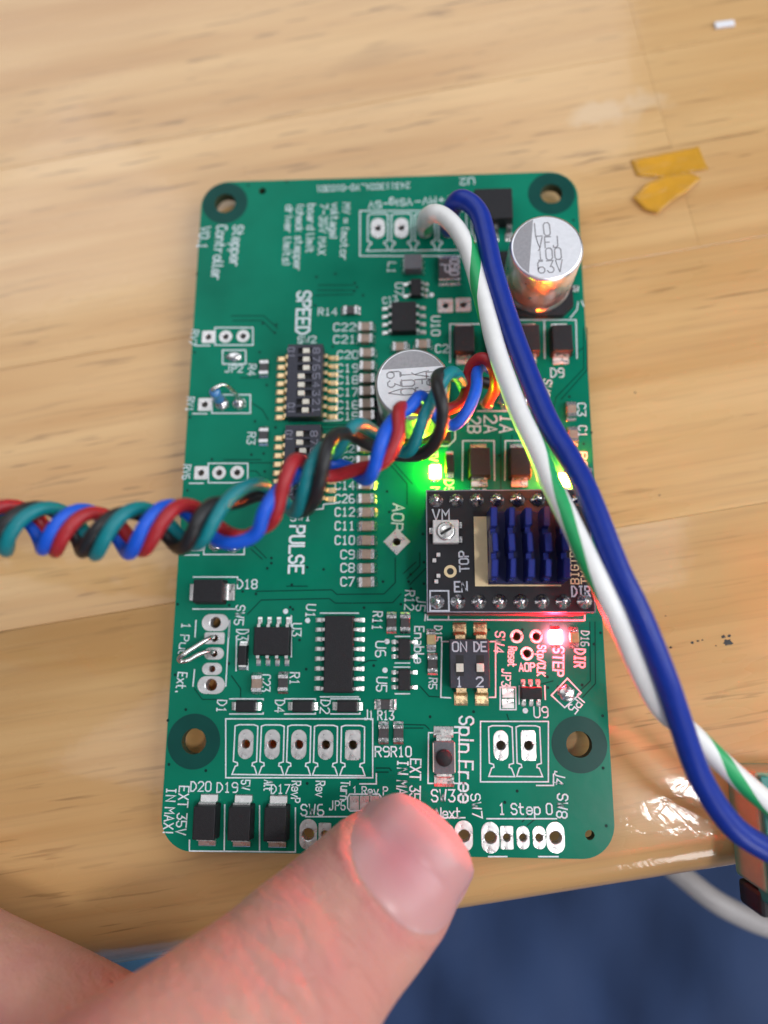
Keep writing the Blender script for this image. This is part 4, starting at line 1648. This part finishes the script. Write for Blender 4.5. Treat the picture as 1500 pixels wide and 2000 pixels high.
# from the left edge of the switch bank on, the rope opens up: each strand has its own run to its pad (px, px, mm)
ENDS = {'red': [(505, 1035, 20), (535, 1015, 22.5), (552, 950, 24.5), (575, 897, 24), (602, 908, 20.5), (640, 932, 18), (700, 915, 19), (750, 903, 21), (779, 850, 21.5), (778, 796, 20.5), (806, 800, 16), (845, 803, 13),
                (885, 797, 12), (906, 780, 10), (914, 745, 9), (920, 714, 10), (942, 698, 11.5), (963, 716, 11.5), (968, 750, 9.5), (960, 774, 5.5), (952, 786, 2), (952, 788, -.5)],
        'blue': [(500, 1046, 22.5), (515, 1000, 24), (545, 955, 23.5), (585, 925, 20.5), (630, 905, 17.5), (680, 912, 17), (712, 938, 18.5), (730, 918, 21), (748, 852, 22), (772, 815, 19.5), (800, 797, 19), (821, 772, 18),
                 (840, 795, 14), (864, 826, 12.8), (890, 830, 13.3), (915, 800, 13.8), (931, 757, 13), (931, 728, 10.8), (945, 712, 7.6), (972, 735, 6), (986, 770, 3), (987, 787, -.5)],
        'teal': [(495, 945, 21.5), (530, 955, 18.5), (560, 985, 17.5), (578, 1002, 19.5), (592, 960, 23), (608, 910, 24), (624, 882, 22.5), (636, 872, 20), (648, 888, 18), (662, 880, 18.5), (678, 848, 20), (699, 828, 20), (725, 838, 17),
                 (760, 868, 15), (790, 884, 15.5), (808, 870, 17), (828, 815, 18.5), (850, 770, 17), (876, 728, 16.5), (893, 732, 13), (907, 760, 8), (917, 780, 3), (918, 789, -.5)],
        'black': [(510, 965, 18), (550, 985, 17), (590, 1000, 18.5), (615, 975, 22.5), (630, 920, 25), (643, 862, 24.5), (670, 845, 21), (710, 862, 17.5), (755, 885, 15), (800, 890, 14.5), (835, 882, 15.5), (861, 842, 18.5),
                  (864, 790, 20.2), (851, 743, 19.2), (866, 728, 14.5), (900, 738, 9), (950, 748, 5.5), (1005, 766, 3.6), (1021, 786, -.5)]}
CUT = {'red': 10.0, 'blue': 9.65, 'teal': 10.0, 'black': 10.0}
for nm, dph, mm_, colname in STR:
    pts = []
    for i in range(len(ax)):
        t = ax[min(i + 1, len(ax) - 1)] - ax[max(i - 1, 0)]
        t = t / np.linalg.norm(t)
        side = np.cross(np.array([0, 0, 1.0]), t)
        side = side / np.linalg.norm(side)
        upv = np.cross(t, side)
        a = ph[i] + Rd(dph) + .22 * math.sin((i - 48) * .043 + dph * 1.7) + .12 * math.sin((i - 48) * .11 + dph)
        rr = float(np.interp(i / 24, [2, 9, 11, 12.5, 14.5, 16], [2.25, 2.3, 2.45, 2.85, 2.75, 2.3])) + .22 * math.sin((i - 48) * .037 + dph) + .1 * math.sin((i - 48) * .09 + 2 * dph)
        if i > len(ax) - 60:
            rr *= 1.0 - .12 * (i - len(ax) + 60) / 60
        pts.append(ax[i] + side * rr * math.sin(a) + upv * rr * math.cos(a))
    n_end = int(CUT[nm] * 24)
    body = pts[:n_end:2]
    tail = [B3(*p) for p in ENDS[nm]]
    joined = body[:-6] + catmull(body[-6::5] + tail, 8)
    # soften the hand-over
    J = np.array(joined)
    a0 = len(body) - 8
    for _ in range(8):
        S = J.copy()
        S[1:-1] = (J[:-2] + 2 * J[1:-1] + J[2:]) / 4
        J[a0:-1] = S[a0:-1]
    o = put('motor_wire', tube([tuple(p) for p in J], .75, M[mm_], 14))
    tag(o, colname + ' insulated wire in the twisted four wire bundle', 'wire', 'twisted motor wires')

# ------------------------------------------------------------------ HAND
def at_px(a, t):
    """thumb axis coordinates (photo px along / across the thumb) -> pixel"""
    k = .68 * .68 + .73 * .73
    return (.68 * a + .73 * t) / k, (-.73 * a + .68 * t) / k


#        a      t     half width px  z centre
TH_N = [(-580, 1708, 2, 6.6), (-584, 1708, 34, 6.6), (-595, 1709, 62, 6.7), (-614, 1711, 90, 6.9), (-648, 1716, 118, 7.2), (-696, 1720, 140, 7.6), (-750, 1721, 153, 8.1), (-810, 1722, 161, 8.9), (-880, 1721, 169, 10.2),
        (-960, 1721, 178, 12), (-1060, 1720, 190, 14), (-1245, 1708, 222, 17.5), (-1450, 1690, 262, 20), (-1650, 1680, 300, 20)]
nodes3 = []
for a, t, hw, z in TH_N:
    px, py = at_px(a, t)
    p = B3(px, py, z)
    nodes3.append((p[0], p[1], p[2], hw * (.94 if a > -900 else .97) / pxmm(px, py, z)))
dense = np.array(catmull(nodes3[1:], 14))
dense = np.vstack([np.array(nodes3[0])[None], dense])
dense[:, 3] = np.maximum(dense[:, 3], .1)


def loft(rows, flat, n=64, power=2.25, sag=0.0):
    """rows: x,y,z,half-width. returns verts, faces, per-row frames"""
    vs, fs, fr = [], [], []
    K = len(rows)
    for i in range(K):
        a = rows[max(i - 1, 0), :3]
        c = rows[min(i + 1, K - 1), :3]
        if i < 6:
            a, c = rows[5, :3], rows[14, :3]
            a, c = a, c
        t = (c - a) / np.linalg.norm(c - a)
        s = np.cross(t, [0, 0, 1.0])
        s = s / np.linalg.norm(s)
        u = np.cross(s, t)
        fr.append((rows[i, :3].copy(), t, s, u, rows[i, 3]))
        for j in range(n):
            v = 2 * math.pi * j / n
            cs, sn = math.cos(v), math.sin(v)
            ex = math.copysign(abs(sn) ** (2 / power), sn) * rows[i, 3]
            ez = math.copysign(abs(cs) ** (2 / power), cs) * rows[i, 3] * flat
            vs.append(tuple(rows[i, :3] + s * ex + u * ez))
    for i in range(K - 1):
        for j in range(n):
            fs.append((i * n + j, i * n + (j + 1) % n, (i + 1) * n + (j + 1) % n, (i + 1) * n + j))
    fs.append(tuple(range(n)))
    fs.append(tuple((K - 1) * n + j for j in range(n - 1, -1, -1)))
    return vs, fs, fr


FLAT = .80
v1, f1, FR = loft(dense, FLAT)
idx = []
for px, py, z, hw in ((-420, 1735, 4, 8.2), (-230, 1858, 5.5, 9.0), (-82, 1955, 6.5, 9.6), (60, 2040, 7.0, 10.2), (180, 2130, 8, 11), (290, 2250, 10, 12)):
    p = B3(px, py, z)
    idx.append((p[0], p[1], p[2], hw))
v2, f2, _ = loft(np.array(catmull(idx, 8)), .95, 40, 2.0)
pal = []
for px, py, z, hw in ((330, 2330, 15, 9), (270, 2430, 18, 14), (180, 2580, 22, 19), (20, 2780, 28, 25), (-200, 3000, 32, 28), (-420, 3200, 34, 26)):
    p = B3(px, py, z)
    pal.append((p[0], p[1], p[2], hw))
v3, f3, _ = loft(np.array(catmull(pal, 8)), .5, 40, 2.2)
vs, fs = list(v1), list(f1)
for v, f in ((v2, f2), (v3, f3)):
    b = len(vs)
    vs += v
    fs += [tuple(i + b for i in g) for g in f]
hm = mesh('hand_raw', vs, fs, M['skin'])
ho = D.objects.new('hand_raw', hm)
COL.objects.link(ho)
md = ho.modifiers.new('r', 'REMESH')
md.mode = 'VOXEL'
md.voxel_size = .55 * MM
md.use_smooth_shade = True
sm = ho.modifiers.new('s', 'SMOOTH')
sm.factor = .5
sm.iterations = 4
dg = bpy.context.evaluated_depsgraph_get()
hand_me = D.meshes.new_from_object(ho.evaluated_get(dg))
D.objects.remove(ho)
hand_me.name = 'hand'
# nail fold, knuckle creases and flush are shaped in thumb coordinates
n = len(hand_me.vertices)
co_ = np.empty(n * 3)
hand_me.vertices.foreach_get('co', co_)
co_ = co_.reshape(-1, 3) / MM
no_ = np.empty(n * 3)
hand_me.vertices.foreach_get('normal', no_)
no_ = no_.reshape(-1, 3)
AXP = np.array([f[0] for f in FR])
AXS = np.array([f[2] for f in FR])
AXU = np.array([f[3] for f in FR])
AXW = np.array([f[4] for f in FR])
AL = np.concatenate([[0], np.cumsum(np.linalg.norm(np.diff(AXP, axis=0), axis=1))])      # mm from the tip
u_ = np.empty(n)
w_ = np.empty(n)
hgt = np.empty(n)
for c0 in range(0, n, 4000):
    blk = co_[c0:c0 + 4000]
    d = ((blk[:, None, :] - AXP[None]) ** 2).sum(2)
    k = d.argmin(1)
    rel = blk - AXP[k]
    u_[c0:c0 + 4000] = AL[k]
    w_[c0:c0 + 4000] = (rel * AXS[k]).sum(1) / 9.2
    hgt[c0:c0 + 4000] = (rel * AXU[k]).sum(1)
NC, NLa, NW = 5.7, 5.8, .82          # nail centre (mm behind the tip), half length, half width


def nail_d(u, wv):
    return (np.abs((u - NC) / NLa) ** 2.35 + np.abs(wv / NW) ** 2.35) ** (1 / 2.35)


dd = nail_d(u_, w_)
topm = (hgt > 1.0)
fold = np.exp(-((dd - 1.12) / .085) ** 2) * np.clip((u_ - 5.0) / 6.0, 0, 1) * np.clip(.65 + .3 * w_, .3, 1) * .5
inside = np.clip((1.0 - dd) / .12, 0, 1) * -.30
disp = np.where(topm, fold + inside, 0)
crease = np.zeros(n)
for uc, wd, amp in ((20.5, .55, .16), (22.6, .5, .22), (24.6, .6, .26), (26.9, .55, .2), (29.4, .7, .2), (32, .8, .12), (16.8, .6, .07)):
    bend = uc + 1.6 * (w_ ** 2) + .5 * np.sin(w_ * 5 + uc)
    crease -= 1.7 * amp * np.exp(-((u_ - bend) / wd) ** 2) * np.clip(1 - np.abs(w_) * .75, 0, 1)
disp += np.where(topm, crease, 0)
co_ += no_ * disp[:, None]
hand_me.vertices.foreach_set('co', (co_ * MM).ravel())
flush_glow = .4 * np.exp(-((dd - 1.13) / .14) ** 2) * topm * np.clip((u_ - 6.5) / 4, 0, 1) * np.clip(.6 + .4 * w_, .2, 1)
flush_glow += .38 * np.exp(-((u_ - 20) / 10) ** 2 - ((w_ + .35) / .7) ** 2) * topm + .18 * np.exp(-((u_ - 42) / 12) ** 2)
flush_glow += .9 * np.exp(-((u_ - 31) / .8) ** 2 - ((w_ + .15) / .09) ** 2) * topm
flush_glow += .55 * np.exp(-((u_ - 1) / 4.0) ** 2)  # tip redness: blood flush plus red LED glow put into the skin colour
ft = hand_me.attributes.new('along', 'FLOAT_VECTOR', 'POINT')
ft.data.foreach_set('vector', np.stack([u_, w_ * 2.2, hgt * .25], 1).ravel())
at = hand_me.attributes.new('flush_glow', 'FLOAT', 'POINT')
at.data.foreach_set('value', np.clip(flush_glow, 0, 1))
hand_me.polygons.foreach_set('use_smooth', [True] * len(hand_me.polygons))
hand_me.update()
hand = put('hand', hand_me)
tag(hand, 'hand with its bare thumb pressed on the lower edge of the green board', 'hand')
# nail plate
NU, NV = 26, 26
vs, fs, keep = [], [], {}
rowpos = np.interp


def surf(u, wv, off):
    p = np.array([np.interp(u, AL, AXP[:, i]) for i in range(3)])
    s = np.array([np.interp(u, AL, AXS[:, i]) for i in range(3)])
    up_ = np.array([np.interp(u, AL, AXU[:, i]) for i in range(3)])
    hw = float(np.interp(u, AL, AXW))
    hwn = max(hw, 4.5)
    x = wv * 9.2
    q = min(abs(x) / max(hw, .3), .995)
    hh = (1 - q ** 2.25) ** (1 / 2.25) * hw * FLAT
    # the plate runs on straighter than the finger tip
    if u < 5:
        h5 = float(np.interp(5, AL, AXW))
        q5 = min(abs(x) / h5, .995)
        plate = (1 - q5 ** 2.25) ** (1 / 2.25) * h5 * FLAT - .075 * (5 - u) ** 2
        hh = max(hh, plate)
    return p + s * x + up_ * (hh + off)


for i in range(NU + 1):
    r = i / NU
    for j in range(NV * 2):
        a = 2 * math.pi * j / (NV * 2)
        c, s = math.cos(a), math.sin(a)
        k = (abs(c) ** 2.35 + abs(s) ** 2.35) ** (-1 / 2.35) * r * .985
        vs.append(tuple(surf(NC + NLa * c * k, NW * s * k, .10 - .22 * r ** 6)))
m_ = NV * 2
for i in range(NU):
    for j in range(m_):
        fs.append((i * m_ + j, i * m_ + (j + 1) % m_, (i + 1) * m_ + (j + 1) % m_, (i + 1) * m_ + j))
nm_ = mesh('fingernail', vs, fs, M['nail'], True)
bm = bmesh.new()
bm.from_mesh(nm_)
bmesh.ops.remove_doubles(bm, verts=list(bm.verts), dist=1e-6)
bmesh.ops.recalc_face_normals(bm, faces=list(bm.faces))
if sum(f.normal.z for f in bm.faces) < 0:
    bmesh.ops.reverse_faces(bm, faces=list(bm.faces))
bm.to_mesh(nm_)
bm.free()
nco = np.empty(len(nm_.vertices) * 3)
nm_.vertices.foreach_get('co', nco)
nco = nco.reshape(-1, 3) / MM
kk = ((nco[:, None, :2] - AXP[None, :, :2]) ** 2).sum(2).argmin(1)
nu = AL[kk]
nw = ((nco - AXP[kk]) * AXS[kk]).sum(1) / 9.2
nr = nail_d(nu, nw)
pale = np.clip((nr - .80) / .15, 0, 1) * np.clip((nu - 7) / 4, 0, 1) + .35 * np.clip((1.9 - nu) / 1.2, 0, 1)
pa = nm_.attributes.new('pale', 'FLOAT', 'POINT')
pa.data.foreach_set('value', np.clip(pale, 0, 1))
rd_ = nm_.attributes.new('blush', 'FLOAT', 'POINT')
rd_.data.foreach_set('value', np.clip(np.exp(-((nu - 5) / 3.2) ** 2 - ((nw - .1) / .5) ** 2), 0, 1))
put('fingernail', nm_, hand)

# ------------------------------------------------------------------ THINGS AROUND
# denim lap below the table edge
vs, fs = [], []
NX, NY = 90, 60
for j in range(NY + 1):
    for i in range(NX + 1):
        x = -260 + 620 * i / NX
        y = -330 + 330 * j / NY
        z = -150 - .0016 * (x - 60) ** 2 * .5 + 8 * math.sin(x * .05 + y * .035) + 2.2 * math.sin(x * .12 - y * .07 + 1.2) + 1.6 * math.sin(x * .23 + y * .12)
        z += 9 * math.exp(-((x - 4 + .45 * (y + 90)) / 9) ** 2)
        vs.append((x, y, z))
for j in range(NY):
    for i in range(NX):
        a = j * (NX + 1) + i
        fs.append((a, a + 1, a + NX + 2, a + NX + 1))
nv = len(vs)
vs += [(x, y, z - 60) for x, y, z in vs]
fs += [tuple(k + nv for k in reversed(f)) for f in fs]
o = put('jeans', mesh('jeans', vs, fs, M['denim'], True))
tag(o, 'dark blue denim jeans on a lap below the table edge', 'jeans')
# light blue shirt front; its unseen upper part is added to shade the table
vs, fs = [], []
NX, NZ = 48, 40
for j in range(NZ + 1):
    for i in range(NX + 1):
        x = -240 + 214 * i / NX
        z = -118 + 400 * j / NZ
        y = -79 - 62 * ((x + 70) / 100) ** 2 * .55 - .8 * max(0.0, z + 26) * (1 - .0013 * max(0.0, z))
        y += 2.2 * math.sin(z * .11 + x * .05) + 1.6 * math.sin(x * .16 - z * .05) + 1.0 * math.sin(z * .3 + 2)
        vs.append((x, y, z))
for j in range(NZ):
    for i in range(NX):
        k = j * (NX + 1) + i
        fs.append((k, k + 1, k + NX + 2, k + NX + 1))
nv = len(vs)
vs += [(x, y - 25, z) for x, y, z in vs]
fs += [tuple(k + nv for k in reversed(f)) for f in fs]
o = put('shirt', mesh('shirt', vs, fs, M['cloth_blue'], True))
tag(o, 'light blue shirt front showing below the table edge, its unseen upper part added to block light', 'shirt')

# amber tape scraps
def tape(poly, label, z):
    P = [B(px, py, ZT) for px, py in poly]
    n = len(P)
    cx = sum(p[0] for p in P) / n
    cy = sum(p[1] for p in P) / n
    vs = []
    K = 5
    fs = []
    ring = []
    dense_ = []
    for i in range(n):
        a, b = P[i], P[(i + 1) % n]
        for k in range(6):
            t = k / 6
            dense_.append((a[0] + (b[0] - a[0]) * t, a[1] + (b[1] - a[1]) * t))
    m_ = len(dense_)
    for r in range(1, K + 1):
        for (x, y) in dense_:
            xx, yy = cx + (x - cx) * r / K, cy + (y - cy) * r / K
            zz = .05 * math.sin(xx * 1.9 + yy * 1.1) + .05 * math.sin(yy * 2.6 - xx * .7)
            vs.append((xx - cx, yy - cy, ZT + z + zz + .18))
    vs.append((0, 0, ZT + z + .3))
    for r in range(K - 1):
        for j in range(m_):
            fs.append((r * m_ + j, r * m_ + (j + 1) % m_, (r + 1) * m_ + (j + 1) % m_, (r + 1) * m_ + j))
    for j in range(m_):
        fs.append((len(vs) - 1, (j + 1) % m_, j))
    nv = len(vs)
    low = [(x, y, zz - .07) for x, y, zz in vs]
    f2 = [tuple(k + nv for k in reversed(f)) for f in fs]
    rim = [((K - 1) * m_ + j, (K - 1) * m_ + (j + 1) % m_, (K - 1) * m_ + (j + 1) % m_ + nv, (K - 1) * m_ + j + nv) for j in range(m_)]
    me = mesh('tape', vs + low, fs + f2 + rim, M['tape'], True)
    bm = bmesh.new()
    bm.from_mesh(me)
    bmesh.ops.recalc_face_normals(bm, faces=list(bm.faces))
    bm.to_mesh(me)
    bm.free()
    o = put('tape_scrap', me, None, (cx, cy, 0))
    tag(o, label, 'tape', 'amber tape scraps')


tape([(1231, 315), (1300, 301), (1364, 288), (1372, 310), (1383, 331), (1345, 338), (1310, 347), (1280, 347), (1243, 344)], 'amber tape scrap with straight edges lying flat on the table', .0)
tape([(1262, 362), (1300, 346), (1345, 342), (1367, 352), (1340, 378), (1310, 396), (1283, 420), (1258, 413), (1234, 390)], 'crumpled amber tape scrap with a tapered end beside the straight one', .35)
# clear scrap
x, y = B(1414, 50, ZT)
o = put('plastic_scrap', bbox_mesh(3.1, 1.15, .4, .1, M['scrap']), None, (x, y, ZT + .01), Rd(6))
tag(o, 'tiny clear shiny plastic scrap on the wooden table', 'scrap')

# green screw terminal block at the table edge
zb = ZT
ex, ey = B(1426, 1640, zb)
tb = empty('terminal_block', (ex, B(1426, 1722, zb)[1], zb), 0)
tag(tb, 'green screw terminal block taking the two thick wires at the table edge', 'terminal block')
LB = 14.0
HB = 8.2
put('housing', bbox_mesh(24, LB - .6, HB, .5, M['tb']), tb, (12.2, LB / 2 + .6, .02))
put('front_ledge', bbox_mesh(24, 1.6, 3.2, .4, M['tb_top']), tb, (12.6, .35, HB - 3.0))
put('side_rim', bbox_mesh(1.0, LB - 1, .9, .2, M['tb_top']), tb, (1.1, LB / 2 + .4, HB - .2))
for k in range(4):
    xk = 4.4 + k * 5.08
    put('wire_entry', bbox_mesh(3.6, 4.8, .1, 0, M['dip_slot']), tb, (xk, 4.2, HB + .03))
    put('clamp', bbox_mesh(2.6, 3.9, .5, .15, M['tin']), tb, (xk + .5, 4.2, HB + .06))
    put('screw', lathe([(1.5, 0), (1.5, .5), (1.3, .7), (.001, .7)], M['tin'], 20), tb, (xk, 10.3, HB + .02))
    put('screw_slot', bbox_mesh(2.2, .4, .06, 0, M['dip_slot']), tb, (xk, 10.3, HB + .72))
px_, py_ = B(1462, 1752, 0)
o = put('plug', bbox_mesh(18, 2.9, 6, .5, M['black']), None, (px_ + 9.2, py_ - .1, -3.4))
tag(o, 'black connector plug under the front of the green terminal block', 'plug')

# grey cable curving below the table edge
pts = [B3(1240, 1640, -34), B3(1320, 1700, -32), B3(1385, 1752, -31), B3(1440, 1784, -31), B3(1500, 1808, -31), B3(1590, 1830, -31), B3(1720, 1845, -32)]
o = put('grey_cable', tube(catmull(pts, 8), 1.75, M['cable'], 18))
tag(o, 'thick grey cable curving out from beneath the table edge', 'cable')
